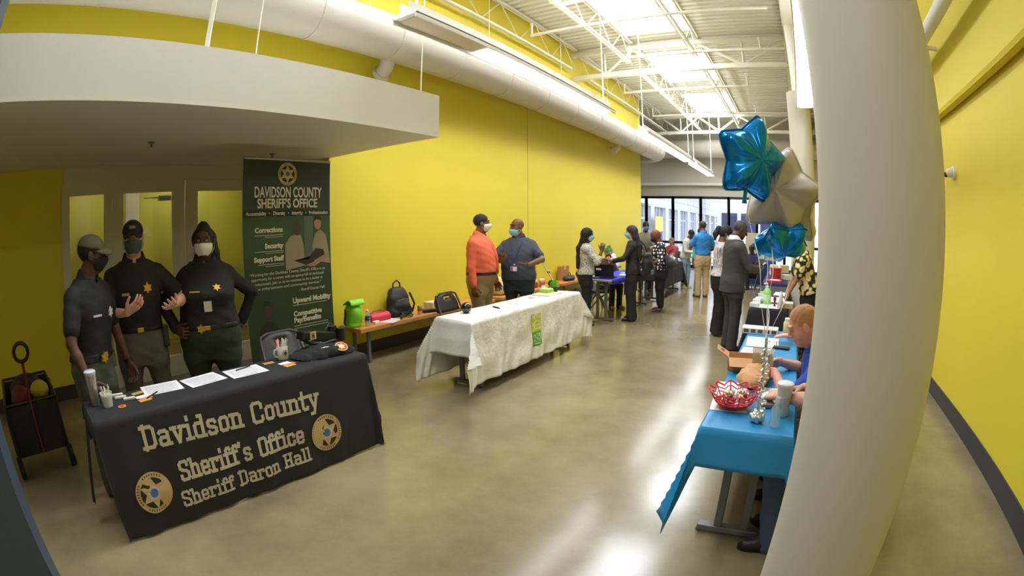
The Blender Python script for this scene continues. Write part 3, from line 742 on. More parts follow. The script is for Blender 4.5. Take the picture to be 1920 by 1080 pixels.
    # ---- hair
    if hair:
        hm = mat('hair %d %d %d' % hair['col'], hair['col'], .7, noise=.25, scale=40, bump=.5, bscale=150, stretch=(1, 1, .15) if hair.get('long') else None)
        f = Field(max(res, .007)); t_ = hair.get('t', .006)
        if hair['kind'] != 'none':
            f.ell(hp(0, -.016, .037), V3(.076+t_, .096+t_, .086+t_)*s, .01, R=HR)
            zl = hair.get('line', .045)
            f.ell(hp(0, .11, zl-.075), V3(*hair.get('open', (.085, .075, .085)))*s, .01, '-', R=HR)          # face opening
            if hair['kind'] == 'short':
                f.half(hp(0, -.02, hair.get('low', -.035)), HR @ V3(0, .35, -1))
                for q in (-1, 1): f.ell(hp(q*.085, .005, -.02), V3(.02, .024, .034)*s, .008, '-', R=HR)
            else:
                f.ell(hp(0, -.045, -.0), V3(.078, .072, .09)*s, .03, R=HR)
                if hair['kind'] == 'long':
                    ln = hair.get('long', .4); bk = hair.get('back', .06); xo = hair.get('side', 0)
                    pts = [hp(0, -.05, .02), hp(xo*.3, -.075, -.1), tp(xo, -.115-bk*.3, .46), tp(xo*1.2, -.125-bk*.5, .56-ln)]
                    for q in (-.045, 0, .045):
                        f.chain([p_+RT @ V3(q*s, 0, 0) for p_ in pts], [.06*s, .055*s, .045*s, .03*s], .03)
                    if hair.get('front'):
                        for q in (-1, 1): f.chain([hp(q*.072, -.0, .02), hp(q*.085, .005, -.08), tp(q*.095, .05, .44), tp(q*.09, .09, .58-hair['front'])], [.022*s, .026*s, .024*s, .014*s], .02)
                if hair['kind'] == 'bun' or hair.get('bun'): f.ell(hp(0, *hair.get('bun', (-.03, .135))), V3(.045, .045, .04)*s, .02, R=HR)
                if hair['kind'] == 'pony':
                    f.chain([hp(0, -.1, .05), hp(0, -.145, .03), hp(.02, -.165, -.06), hp(.03, -.15, -.15)], [.03*s, .045*s, .045*s, .02*s], .02)
                if hair['kind'] == 'bob': f.ell(hp(0, -.03, -.03), V3(.088, .085, .09)*s, .03, R=HR); f.ell(hp(0, .10, zl-.085), V3(.066, .075, .09)*s, .01, '-', R=HR)
            f.wave(lambda X, Y, Z: .0025*np.sin(130*X+30*Z)*np.sin(110*Y+40*X))
            f.mesh('hair', hm, body)
    # ---- face mask
    if mask:
        dz = mask.get('drop', 0.0); f = Field(max(min(res, .006), .005))
        f.ell(hp(0, .026, -.036+dz), V3(.070*fat, .080, .078)*s, .02, R=HR); f.ell(hp(0, .075, -.03+dz), V3(.026, .040, .046)*s, .03, R=HR)
        f.ell(hp(0, .100, -.024+dz), V3(.022, .024, .026)*s, .03, R=HR)
        f.ell(hp(0, .05, -.085+dz), V3(.036*fat, .034, .032)*s, .02, R=HR)
        f.half(hp(0, .02, 0), HR @ V3(0, -1, 0)); f.half(hp(0, .1, -.004+dz), HR @ V3(0, -.12, 1)); f.half(hp(0, 0, -.118+dz), HR @ V3(0, .25, -1))
        mm = mat('mask %d %d %d' % mask['col'], mask['col'], .8, bump=.2, bscale=200)
        mo = f.mesh('face_mask', mm, body)
        for q in (-1, 1):
            b = MB()
            for zz in (-.018, -.085): b.tube([hp(q*.062*fat, .03, zz+dz), hp(q*.078*fat, .0, (zz+dz)*.5-.01), hp(q*.083*fat, -.026, -.0)], .0022*s, 5)
            b.build('ear_loop', mat('mask loop %d' % mask.get('loop', (225, 225, 225))[0], mask.get('loop', (225, 225, 225)), .7), body)
    # ---- cap
    if hat:
        hm = hat['mat']; f = Field(max(res, .006))
        f.ell(hp(0, -.014, .045), V3(.086, .107, .09)*s, .01, R=HR); f.half(hp(0, 0, .042), HR @ V3(0, -.12, -1)); f.mesh('cap', hm, body)
        b = MB(); b.grid(lambda u, v: hp((u-.5)*.15*(1-.25*v*v), .075+v*.09*math.sqrt(max(0, 1-(2*u-1)**2*.55))-.05*(2*u-1)**2*(1-v), .052-.022*v-.03*(2*u-1)**2), 12, 5); b.build('cap_brim', hm, body, thick=.006)
        if hat.get('badge'): b = MB(); b.obox(hp(0, .09, .082), (.05, .006, .022), Matrix((HR @ rot(0, -.35)).tolist())); shell(b, 'cap_badge', hat['badge'])
    info = dict(tp=tp, hp=hp, RT=RT, HR=HR, arms=A, s=s, body=body, zs=zs, a=a, b=bb, cy=cy, top=(top or {}).get('off', .018)*s, PEL=PEL)
    return info
def chest(I, x, z, extra=.004):
    """Point on the front of the clothed chest."""
    s = I['s']; aa = np.interp(z*s, I['zs'], I['a'])+I['top']; b_ = np.interp(z*s, I['zs'], I['b'])+I['top']; c_ = np.interp(z*s, I['zs'], I['cy'])
    y = c_+b_*(max(0, 1-abs(x*s/aa)**2.3))**(1/2.3)+extra
    return I['PEL']+I['RT'] @ V3(x*s, y, z*s)
def patch(I, x, z, poly, m_, name, depth=.006, extra=.004):
    """A flat badge of the given outline (metres) on the chest, turned to follow it."""
    p = chest(I, x, z, extra); px = chest(I, x+.02, z, extra)-chest(I, x-.02, z, extra); pz = chest(I, x, z+.02, extra)-chest(I, x, z-.02, extra)
    ux = unit(px); uz = unit(pz-ux*(pz@ux)); n = np.cross(uz, ux)*-1; n = np.cross(ux, uz)*-1
    b = MB(); b.prism(poly, -.004, depth, lambda q, w_, d: p+ux*q+uz*w_+n*d); return b.build(name, m_, I['body'])
def star_poly(n, r, ri, a0=PI/2):
    return [((r if i % 2 == 0 else ri)*math.cos(a0+PI*i/n), (r if i % 2 == 0 else ri)*math.sin(a0+PI*i/n)) for i in range(2*n)]
def rect(w_, h_): return [(-w_/2, -h_/2), (w_/2, -h_/2), (w_/2, h_/2), (-w_/2, h_/2)]

# ------------------------------------------------------------------ slab lettering for the printed table throw
SLAB = {
 'D': (.60, [[(.12, 0), (.12, 1)], [(0, .915), (.4, .915), (.5, .8), (.5, .2), (.4, .085), (0, .085)]]),
 'a': (.53, [[(.07, .58), (.13, .64), (.32, .64), (.4, .55), (.4, .08), (.5, .08)], [(.4, .38), (.14, .38), (.08, .3), (.08, .14), (.14, .08), (.3, .08), (.4, .16)]]),
 'v': (.52, [[(.09, .68), (.26, .06), (.43, .68)], [(0, .66), (.19, .66)], [(.33, .66), (.52, .66)]]),
 'i': (.30, [[(.01, .65), (.15, .65), (.15, .08)], [(.01, .08), (.29, .08)], [(.15, .87), (.15, 1.0)]]),
 'd': (.52, [[(.26, .93), (.39, .93), (.39, .08), (.49, .08)], [(.39, .64), (.15, .64), (.08, .56), (.08, .16), (.15, .08), (.39, .08)]]),
 's': (.47, [[(.38, .54), (.33, .64), (.13, .64), (.08, .58), (.08, .45), (.14, .39), (.32, .33), (.38, .27), (.38, .14), (.32, .08), (.12, .08), (.07, .18)]]),
 'o': (.50, [[(.15, .64), (.08, .56), (.08, .16), (.15, .08), (.33, .08), (.40, .16), (.40, .56), (.33, .64), (.15, .64)]]),
 'n': (.54, [[(0, .65), (.11, .65), (.11, .08)], [(0, .08), (.21, .08)], [(.11, .54), (.21, .64), (.34, .64), (.41, .56), (.41, .08)], [(.32, .08), (.51, .08)]]),
 'C': (.58, [[(.49, .68), (.49, .84), (.42, .92), (.16, .92), (.08, .84), (.08, .16), (.16, .08), (.42, .08), (.49, .16), (.49, .3)]]),
 'u': (.54, [[(0, .65), (.1, .65), (.1, .16), (.16, .08), (.3, .08), (.4, .16)], [(.31, .65), (.41, .65), (.41, .08), (.51, .08)]]),
 't': (.40, [[(.14, .9), (.14, .16), (.2, .08), (.34, .08), (.36, .16)], [(0, .65), (.34, .65)]]),
 'y': (.52, [[(.08, .66), (.26, .1)], [(.44, .66), (.22, -.2), (.07, -.2)], [(0, .66), (.18, .66)], [(.34, .66), (.52, .66)]]),
 'S': (.56, [[(.47, .72), (.47, .84), (.4, .92), (.16, .92), (.08, .84), (.08, .64), (.16, .56), (.39, .46), (.47, .38), (.47, .16), (.4, .08), (.14, .08), (.08, .16), (.08, .3)]]),
 'h': (.54, [[(0, .93), (.11, .93), (.11, .08)], [(0, .08), (.21, .08)], [(.11, .54), (.21, .64), (.34, .64), (.41, .56), (.41, .08)], [(.32, .08), (.51, .08)]]),
 'e': (.50, [[(.08, .36), (.4, .36), (.4, .56), (.33, .64), (.15, .64), (.08, .56), (.08, .16), (.15, .08), (.35, .08), (.41, .18)]]),
 'r': (.42, [[(0, .65), (.11, .65), (.11, .08)], [(0, .08), (.23, .08)], [(.11, .52), (.21, .64), (.36, .64), (.37, .52)]]),
 'f': (.38, [[(.37, .82), (.33, .92), (.21, .92), (.14, .84), (.14, .08)], [(0, .65), (.33, .65)], [(0, .08), (.29, .08)]]),
 "'": (.2, [[(.1, 1), (.06, .82)]]),
 'O': (.58, [[(.16, .92), (.08, .84), (.08, .16), (.16, .08), (.41, .08), (.49, .16), (.49, .84), (.41, .92), (.16, .92)]]),
 'H': (.62, [[(.12, .08), (.12, .92)], [(.47, .08), (.47, .92)], [(.12, .5), (.47, .5)]] + [[(x-.11, z), (x+.11, z)] for x in (.12, .47) for z in (.08, .92)]),
 'l': (.28, [[(.01, .93), (.14, .93), (.14, .08)], [(.01, .08), (.27, .08)]]),
 'c': (.48, [[(.39, .48), (.39, .57), (.33, .64), (.15, .64), (.08, .56), (.08, .16), (.15, .08), (.33, .08), (.40, .16), (.4, .26)]]), ' ': (.30, [])}
def slab(mb, txt, x0, z0, width, height, fn, t=.155):
    tot = sum(SLAB[c][0]+.04 for c in txt)-.04; kx = width/tot; kz = height; x = 0
    def quad(p, q):
        dx, dz = (q[0]-p[0])*kx, (q[1]-p[1])*kz; L_ = math.hypot(dx, dz); n_ = max(1, int(L_/.03)); ux, uz = dx/L_, dz/L_; h = t*kz/2; e = h*.75
        a = (p[0]*kx-ux*e, p[1]*kz-uz*e); L2 = L_+2*e
        vs = []
        for i in range(n_+1):
            for sgn in (1, -1): vs.append(fn(x0+x*kx+a[0]+ux*L2*i/n_-uz*h*sgn, z0+a[1]+uz*L2*i/n_+ux*h*sgn))
        mb.add(vs, [(2*i, 2*i+1, 2*i+3, 2*i+2) for i in range(n_)])
    for c in txt:
        for pl in SLAB[c][1]:
            for p, q in zip(pl, pl[1:]): quad(p, q)
        x += SLAB[c][0]+.04
    return mb

# ------------------------------------------------------------------ folding tables and cloths
TH = .735
def folding_table(label, x, y, L_, D=.45, group='folding training tables'):
    t = thing('folding_table', label, 'table', (x, y, 0), 0, group)
    MB().box(-D/2, D/2, -L_/2, L_/2, TH-.03, TH).build('tabletop', mat('laminate top', (168, 160, 144), .4), t, bevel=.006)
    for s_ in (-1, 1):
        yy = s_*(L_/2-.22)
        b = MB(); b.box(-D/2+.03, D/2-.03, yy-.03, yy+.03, .02, .055); b.box(-.10, -.055, yy-.022, yy+.022, .055, TH-.03); b.box(.055, .10, yy-.022, yy+.022, .055, TH-.03)
        b.tube([(-D/2+.04, yy, 0), (-D/2+.04, yy, .02)], .02, 10); b.tube([(D/2-.04, yy, 0), (D/2-.04, yy, .02)], .02, 10)
        b.build('leg', GREYMET, t, bevel=.004)
    MB().box(-.02, .02, -L_/2+.22, L_/2-.22, TH-.09, TH-.05).build('stretcher', GREYMET, t)
    return t
def drape(name, label, cat, x, y, L_, D, dr, m_, splay=.18, *, group='table cloths', amp=.03, nf=5.5, ph=0, tip=.35, du=.022, corner=True, thick=.0025, crumple=0.0):
    """dr: hanging lengths (-x, +x, -y, +y).  Returns the cloth and the function from flat cloth to hanging cloth."""
    hx, hy = D/2+.004, L_/2+.004; zt = TH+.004
    def P(u, v, off=0.0):
        ex, ey = max(0, abs(u)-hx), max(0, abs(v)-hy); sx, sy = (1 if u > 0 else -1), (1 if v > 0 else -1)
        if ex == 0 and ey == 0: return Vector((u, v, zt+off+crumple*.15*(math.sin(9*u+5*v)*math.sin(7*v))))
        mn, mx = min(ex, ey), max(ex, ey); drop = mx+tip*mn; rr = .012
        f_ = min(1, drop/.5)
        wv = amp*f_*(math.sin(nf*(v if ex >= ey else u)*2*PI/1.0+ph)*.6+math.sin(nf*2.3*(v if ex >= ey else u)*2+ph*2)*.4)
        out = min(rr, drop)+wv*.5+amp*.5*f_+off+crumple*.4*math.sin(23*v+17*drop+3*math.sin(9*v))*f_+splay*.6*mn+.05*drop
        z = zt-max(0, drop-rr*.4)
        if z < .012: out += (.012-z)*.5; z = .012
        if ex >= ey: return Vector((sx*(hx+out), (v if ey == 0 else sy*(hy+splay*1.8*mn)), z))
        return Vector(((u if ex == 0 else sx*(hx+splay*1.8*mn)), sy*(hy+out), z))
    def ax(h, d0, d1):
        n0 = max(1, int(d0/du)); n1 = max(1, int(d1/du)); nn = max(4, int(2*h/.05))
        return [-h-d0+d0*i/n0 for i in range(n0)]+[-h+2*h*i/nn for i in range(nn+1)]+[h+d1*(i+1)/n1 for i in range(n1)]
    us = ax(hx, dr[0], dr[1]); vs = [v for v in ax(hy, dr[2], dr[3])]
    # finer steps along the long sides
    v2 = []
    for p, q in zip(vs, vs[1:]): k = max(1, int((q-p)/.024)); v2 += [p+(q-p)*i/k for i in range(k)]
    vs = v2+[vs[-1]]
    pts = [P(u, v) for u in us for v in vs]; n = len(vs); b = MB()
    fs = []
    for i in range(len(us)-1):
        for j in range(n-1):
            if not corner:
                cu, cv = (us[i]+us[i+1])/2, (vs[j]+vs[j+1])/2
                if abs(cu) > hx and abs(cv) > hy: continue
            fs.append((i*n+j, (i+1)*n+j, (i+1)*n+j+1, i*n+j+1))
    b.add(pts, fs, True)
    o = b.build(name, m_, None, (x, y, 0), thick=thick); tag(o, label, cat, group)
    return o, P
# ------------------------------------------------------------------ black printed throw on the nearest table
BLK = mat('black polyester', (30, 30, 33), .75, noise=.1, scale=3, bump=.12, bscale=10)
BEIGE = mat('beige print', (188, 178, 152), .7); GOLDP = mat('gold print', (188, 160, 108), .6); BLUEP = mat('blue print', (70, 104, 150), .6); DARKP = mat('dark print', (34, 32, 32), .7)
TX, TY = -2.98, 1.265
folding_table('folding table hidden under the black printed throw', TX, TY, 2.08, .42)
bc, BP = drape('table_throw', 'black table throw with big beige lettering and two gold star emblems', 'tablecloth', TX, TY, 2.08, .42, (.25, .725, .10, .5), BLK, .06, amp=.022, nf=3.2, tip=.1, ph=.6, crumple=.008)
hx = .42/2+.004
def onfront(d):        # y along the hall, z height -> point on the front of the throw
    return lambda yy, zz: BP(hx+(TH+.004-zz), yy-TY, d)
b = MB(); slab(b, 'Davidson County', .505, .515, 1.32, .145, lambda q, z: onfront(.006)(q, z-.045*(q-.5))); b.build('printed_words', BEIGE, bc)
b = MB(); slab(b, "Sheriff's Office", .69, .27, .96, .135, lambda q, z: onfront(.006)(q, z-.02*(q-.6))); b.build('printed_words', BEIGE, bc)
b = MB(); slab(b, 'Sheriff Daron Hall', .655, .108, 1.02, .105, onfront(.006)); b.build('printed_words', BEIGE, bc)
def emblem(parent, fn, r):
    """Round star emblem: fn(a, b, d) places a point of the emblem plane."""
    def disc(r0, r1, d, m_, nm, n=40):
        b = MB(); b.add([fn(q*math.cos(2*PI*i/n), q*math.sin(2*PI*i/n), d) for q in (r0, r1) for i in range(n)], [(i, (i+1) % n, n+(i+1) % n, n+i) for i in range(n)]); return b.build(nm, m_, parent)
    disc(r*.001, r, .002, GOLDP, 'emblem_ring'); disc(r*.001, r*.74, .0032, DARKP, 'emblem_field')
    b = MB(); p = star_poly(6, r*.78, r*.42); b.add([fn(0, 0, .0045)]+[fn(a, c, .0045) for a, c in p], [(0, 1+i, 1+(i+1) % 12) for i in range(12)]); b.build('emblem_star', GOLDP, parent)
    disc(r*.001, r*.34, .0058, BEIGE, 'emblem_seal', 24); disc(r*.001, r*.22, .007, BLUEP, 'emblem_seal', 24)
    b = MB()
    for i in range(40):
        a = 2*PI*i/40; q0, q1 = r*.82, r*.93; w_ = .05
        if i % 10 in (4, 5): continue
        b.add([fn(q*math.cos(a+e), q*math.sin(a+e), .0034) for q, e in ((q0, -w_), (q1, -w_), (q1, w_*.2), (q0, w_*.2))], [(0, 1, 2, 3)])
    b.build('emblem_rim_marks', DARKP, parent)
emblem(bc, lambda a, c, d: BP(hx+(TH+.004-.262-c), .483-TY+a, .006+d), .128)
emblem(bc, lambda a, c, d: BP(hx+(TH+.004-.262-c), 1.845-TY+a, .006+d), .132)
b = MB(); b.grid(lambda u, v: (-.10+.09*u+.02*math.sin(5*v), -1.045-.006-.13*v+.01*math.sin(9*u), TH-.58*v), 5, 14); b.build('end_flap', BLK, bc, thick=.003)
# ------------------------------------------------------------------ white cloth table
WCL = mat('white satin cloth', (236, 233, 224), .5, noise=.03, bump=.4, bscale=15, bdist=.02)
WX, WY = -3.055, 4.935
folding_table('folding table under the white cloth', WX, WY, 2.44, .43)
wc, WP = drape('tablecloth', 'crinkled white cloth with a lime and green logo hanging nearly to floor', 'tablecloth', WX, WY, 2.44, .43, (.62, .63, .36, .34), WCL, .32, amp=.03, nf=3.4, ph=1.2, tip=.10, crumple=.022)
def wfront(d): return lambda yy, zz: WP(.219+(TH+.004-zz), yy-WY, d)
LIME = mat('lime print', (196, 200, 40), .6); GREENP = mat('green print', (86, 168, 36), .6)
def ppatch(fn, y0, y1, z0, z1, m_, nm, parent, n=10):
    b = MB(); b.grid(lambda u, v: fn(y0+(y1-y0)*u, z0+(z1-z0)*v), n, n); return b.build(nm, m_, parent)
ppatch(wfront(.004), 4.81, 5.03, .425, .625, LIME, 'logo_square', wc)
ppatch(wfront(.004), 4.81, 5.03, .255, .425, GREENP, 'logo_square', wc)
f_ = wfront(.006); b = MB()
def stroke(p, q, w_=.008):
    n_ = 5; dx, dz = q[0]-p[0], q[1]-p[1]; L_ = math.hypot(dx, dz); nx, nz = -dz/L_*w_/2, dx/L_*w_/2
    b.add([f_(p[0]+dx*i/n_+nx*s_, p[1]+dz*i/n_+nz*s_) for i in range(n_+1) for s_ in (1, -1)], [(2*i, 2*i+1, 2*i+3, 2*i+2) for i in range(n_)])
for p, q in (((4.84, .52), (4.92, .555)), ((4.92, .555), (5.0, .52)), ((4.84, .52), (4.84, .50)), ((5.0, .52), (5.0, .5)), ((4.83, .50), (5.01, .50)), ((4.86, .49), (4.86, .44)), ((4.92, .49), (4.92, .44)), ((4.97, .49), (4.97, .44)), ((4.84, .46), (5.0, .46)), ((4.84, .285), (5.0, .285))): stroke(p, q)
vs, fs = text_mesh('METRO', .07, .18); b.add([f_(4.92+v.x, .592+v.y) for v in vs], fs)
vs, fs = text_mesh('METRO', .075, .18); b.add([f_(4.92+v.x, .375+v.y) for v in vs], fs)
vs, fs = text_mesh('ACTION', .06, .18); b.add([f_(4.92+v.x, .325+v.y) for v in vs], fs)
b.build('logo_lines', mat('white print', (240, 240, 225), .6), wc)
# ------------------------------------------------------------------ right-hand row of tables
BX, BY = -.12, 3.42
folding_table('folding table under the thin bright blue cover, grey feet showing', BX, BY, 2.44, .45)
BLUEC = mat('bright blue plastic', (36, 138, 196), .38, noise=.04, scale=5, bump=.05, bscale=20)
drape('table_cover', 'bright blue plastic table cover with a long pointed corner by the column', 'tablecloth', BX, BY, 2.44, .45, (.30, .30, .21, .1), BLUEC, .40, amp=.010, nf=1.2, tip=1.25, crumple=.0005)
NAVY = mat('navy cloth', (28, 34, 84), .8, bump=.1, bscale=20)
folding_table('folding table under the white topped navy cloth', -.24, 7.17, 2.44, .45)
drape('tablecloth', 'dark navy cloth hanging short of the floor under white sheets', 'tablecloth', -.24, 7.17, 2.44, .45, (.35, .3, .40, .3), mat('dark navy cloth', (34, 34, 48), .8), amp=.02, nf=3, tip=.4)
MB()
folding_table('folding table under the navy cloth with red bin', -.24, 10.1, 2.44, .45)
drape('tablecloth', 'navy blue cloth on the table carrying the red bin', 'tablecloth', -.24, 10.1, 2.44, .5, (.4, .3, .40, .3), NAVY, amp=.02, nf=3, tip=.4)
folding_table('last folding table of the column row under a blue cloth', -.98, 15.2, .7, 1.0)
drape('tablecloth', 'mid blue cloth down to the floor on far table before the windows', 'tablecloth', -.98, 15.2, .7, 1.0, (.6, .6, .68, .3), mat('mid blue cloth', (40, 66, 136), .8), amp=.015, nf=3, tip=.2)
# ------------------------------------------------------------------ tables along the yellow wall side
folding_table('bare edged folding table carrying the open black laptop', -3.22, 8.95, 2.44, .5)
ROYAL = mat('royal blue cloth', (40, 56, 200), .5, bump=.2, bscale=12)
drape('tablecloth', 'short royal blue cloth under the black laptop', 'tablecloth', -3.22, 8.75, 1.9, .52, (.06, .09, .0, .0), ROYAL, amp=.02, nf=2.5, tip=.3)
b = MB(); b.grid(lambda u, v: (-2.955+.02*math.sin(9*u)*v, 8.35+.75*u, TH-.02-.30*v), 14, 6); o = b.build('hanging_cloth', mat('deep blue cloth', (24, 28, 120), .6), thick=.003); tag(o, 'deep blue cloth hanging off the laptop table beside the suited woman', 'cloth')
folding_table('folding table under the plain black cloth beyond the polka dot woman', -3.2, 11.75, 2.44, .5)
drape('tablecloth', 'plain black cloth on the table beyond the polka dot woman', 'tablecloth', -3.2, 11.75, 2.44, .5, (.3, .50, .3, .55), mat('plain black cloth', (26, 26, 27), .7), amp=.015, nf=3, tip=.3)
t = thing('white_bench', 'white slatted bench by the end windows behind the red shirt', 'bench', (-4.4, 17.2, 0))
for z in (.45, .62, .80):
    MB().box(-1.0, 1.6, .2 if z > .5 else -.2, .24 if z > .5 else .2, z-.05, z).build('slat', WHITEP, t)
for xx in (-.9, 1.5):
    MB().box(xx-.03, xx+.03, -.18, .24, 0, .40).build('leg', WHITEP, t); MB().box(xx-.03, xx+.03, .2, .24, .40, .80).build('back_post', WHITEP, t)
# ------------------------------------------------------------------ wooden wall benches
WOOD = mat('oak veneer', (196, 134, 72), .45, noise=.18, scale=6, stretch=(12, 1, 12))
def bench(y0, y1, label):
    t = thing('wall_bench', label, 'bench', (-4.71, (y0+y1)/2, 0), 0, 'wooden wall benches'); L_ = y1-y0
    MB().box(-.21, .21, -L_/2, L_/2, .41, .46).build('seat', WOOD, t, bevel=.004)
    for s_ in (-1, 1):
        b = MB(); b.box(.12, .155, s_*(L_/2-.18)-.018, s_*(L_/2-.18)+.018, 0, .41); b.build('leg', GREYMET, t)
        b = MB(); b.box(-.155, -.12, s_*(L_/2-.18)-.018, s_*(L_/2-.18)+.018, 0, .41); b.build('leg', GREYMET, t)
    MB().box(.125, .15, -L_/2+.18, L_/2-.18, .37, .41).build('rail', mat('steel rail', (170, 172, 172), .35, metal=.6), t)
bench(3.72, 6.55, 'long wooden bench with bags, starting beside the green banner')
bench(6.75, 8.85, 'wooden bench holding the cream cloth sack, behind the navy shirted man')
bench(9.0, 10.9, 'wooden bench with the black briefcase beside the patterned blouse woman')
# ------------------------------------------------------------------ folding chairs
CHM = mat('grey chair plastic', (98, 98, 104), .5); CHF = mat('chair tube', (96, 98, 102), .3, metal=.6)
def folding_chair(label, x, y, rz, col=CHM, group='folding chairs'):
    t = thing('folding_chair', label, 'chair', (x, y, 0), rz, group)     # sits facing +y
    b = MB(); b.grid(lambda u, v: ((u-.5)*.43*(1-.1*(2*v-1)**2), -.2+.4*v, .45+.012*(2*u-1)**2), 10, 8); b.build('seat', col, t, thick=.02)
    b = MB()
    def bk(u, v):
        x_ = (u-.5)*.42*(1-.25*max(0, v-.6)**2*4); return (x_, -.27-.07*v+.03*(2*u-1)**2*-1, .60+.22*v-.05*(2*u-1)**4*v)
    k = 12
    vs = [bk(i/k, j/6) for i in range(k+1) for j in range(7)]
    fs = [(i*7+j, (i+1)*7+j, (i+1)*7+j+1, i*7+j+1) for i in range(k) for j in range(6) if not (4 <= i <= 7 and j == 4)]
    b.add(vs, fs, True); b.build('backrest', col, t, thick=.016)
    for s_ in (-1, 1):
        b = MB(); b.tube([(s_*.22, .24, .0), (s_*.22, .05, .40), (s_*.215, -.24, .58), (s_*.19, -.34, .80)], .0125, 8); b.build('front_leg', CHF, t)
        b = MB(); b.tube([(s_*.2, -.28, 0), (s_*.2, .0, .34), (s_*.2, .14, .44)], .0125, 8); b.build('rear_leg', CHF, t)
    b = MB(); b.tube([(-.19, -.34, .80), (-.12, -.352, .825), (.12, -.352, .825), (.19, -.34, .80)], .0125, 8); b.build('top_rail', CHF, t)
    b = MB(); b.tube([(-.22, .16, .15), (.22, .16, .15)], .009, 8); b.build('cross_bar', CHF, t)
    return t
folding_chair('grey folding chair behind the black table, in front of the banner', -3.30, 2.08, math.radians(-90))
folding_chair('dark folding chair behind the near end of the white table', -3.62, 4.68, math.radians(-90), mat('charcoal chair', (58, 56, 60), .5))
folding_chair('dark folding chair tucked under the near end of the laptop table', -3.45, 8.25, math.radians(-60), mat('charcoal chair', (58, 56, 60)))
folding_chair('grey folding chair of the green haired woman', -3.74, 9.42, math.radians(-125))
folding_chair('folding chair of the ginger haired man at the blue table', .44, 3.02, math.radians(90), mat('charcoal chair', (58, 56, 60)))
folding_chair('folding chair behind the big column at the blue table', .385, 2.47, math.radians(90), mat('charcoal chair', (58, 56, 60)))
folding_chair('dark folding chair of the seated person in red', -4.02, 16.1, math.radians(172), mat('charcoal chair', (58, 56, 60)))
folding_chair('dark folding chair at the far end of the blue table', .60, 4.12, math.radians(90), mat('charcoal chair', (58, 56, 60)))
folding_chair('dark folding chair behind the white sheets beside floral shirt', .42, 6.0, math.radians(90), mat('charcoal chair', (58, 56, 60)))
# ------------------------------------------------------------------ green pull-up banner
NX, NY0, NY1 = -4.3, 2.12, 3.18
NYC, NW = (NY0+NY1)/2, NY1-NY0
t = thing('pull_up_banner', 'tall dark green pull-up banner with white words and star emblem', 'banner', (NX, NYC, 0), 0)
BG = bpy.data.materials.new('banner print'); BG.use_nodes = True
_n = BG.node_tree; _b = _n.nodes['Principled BSDF']; _b.inputs['Roughness'].default_value = .55
_t = _n.nodes.new('ShaderNodeTexCoord'); _s = _n.nodes.new('ShaderNodeSeparateXYZ'); _n.links.new(_t.outputs['Object'], _s.inputs[0])
_m = _n.nodes.new('ShaderNodeMapRange'); _m.inputs[1].default_value = .2; _m.inputs[2].default_value = 2.4; _n.links.new(_s.outputs[2], _m.inputs[0])
_c = _n.nodes.new('ShaderNodeValToRGB'); e = _c.color_ramp.elements; e[0].position = 0; e[0].color = rgb(40, 66, 38); e[1].position = 1; e[1].color = rgb(30, 42, 34)
x_ = e.new(.45); x_.color = rgb(36, 58, 34); x_ = e.new(.68); x_.color = rgb(48, 86, 46); x_ = e.new(.735); x_.color = rgb(40, 70, 40); x_ = e.new(.78); x_.color = rgb(28, 44, 30)
_n.links.new(_m.outputs[0], _c.inputs[0]); _n.links.new(_c.outputs[0], _b.inputs['Base Color'])
b = MB(); b.box(-.006, 0, -NW/2, NW/2, .06, 2.36); panel = b.build('printed_panel', BG, t)
b = MB(); b.tube([(-.004, -NW/2, 2.37), (-.004, NW/2, 2.37)], .014, 10); b.build('top_rail', mat('silver rail', (160, 160, 156), .3, metal=.7), t)
b = MB(); b.box(-.12, .08, -NW/2-.02, NW/2+.02, 0, .07); b.build('base', mat('silver rail', (160, 160, 156)), t, bevel=.01)
b = MB(); b.tube([(-.05, 0, .06), (-.03, 0, 2.36)], .01, 8); b.build('support_pole', GREYMET, t)
def bn(d): return lambda yy, zz, q=0: (d+q, yy-NYC, zz)
def btext(txt, y, z, size, width=None, m_=None, bold=.0, align='CENTER', nm='printed_words', d=.002):
    b = MB(); lettering(b, txt, size, lambda a, c, q: (d+q*.3, y-NYC+a, z+c), width, bold, .0015, align); return b.build(nm, m_ or BW, panel)
BW = mat('banner white print', (214, 208, 190), .6)
ybn = lambda yy: yy
btext('DAVIDSON COUNTY', 2.655, 2.037, .146, .82, bold=.003); btext("SHERIFF'S OFFICE", 2.645, 1.928, .126, .73, bold=.003)
b = MB(); b.box(.0, .002, -NW/2, NW/2, 1.805, 1.865); b.build('dark_band', DARKP, panel)
btext('Accountability   \u2022   Diversity   \u2022   Integrity   \u2022   Professionalism', 2.65, 1.835, .05, 1.0, d=.004, bold=.001)
emblem(panel, lambda a, c, d: (.001+d*.5, 2.635-NYC+a, 2.225+c), .115)
for w_, z in (('Corrections', 1.675), ('Security', 1.52), ('Support Staff', 1.395)):
    btext(w_, 2.575, z, .066, None, align='RIGHT', bold=.003)
    b = MB(); b.box(.0015, .002, 2.24-NYC+.03*(z < 1.5), 2.58-NYC, z-.052, z-.047); b.box(.0015, .002, 2.36-NYC, 2.58-NYC, z-.07, z-.066); b.build('small_print', BW, panel)
for i, ln in enumerate(("\u201cWorking for the Davidson County Sheriff\u2019s Office is an", "opportunity for a career with an agency full of dedicated", "professionals. Join us as we continue to be a leader in", "law enforcement and community service.\u201d")):
    btext(ln, 2.63, 1.255-.046*i, .04, .93-.04*i)
btext('- Sheriff Daron Hall', 3.08, 1.06, .042, align='RIGHT')
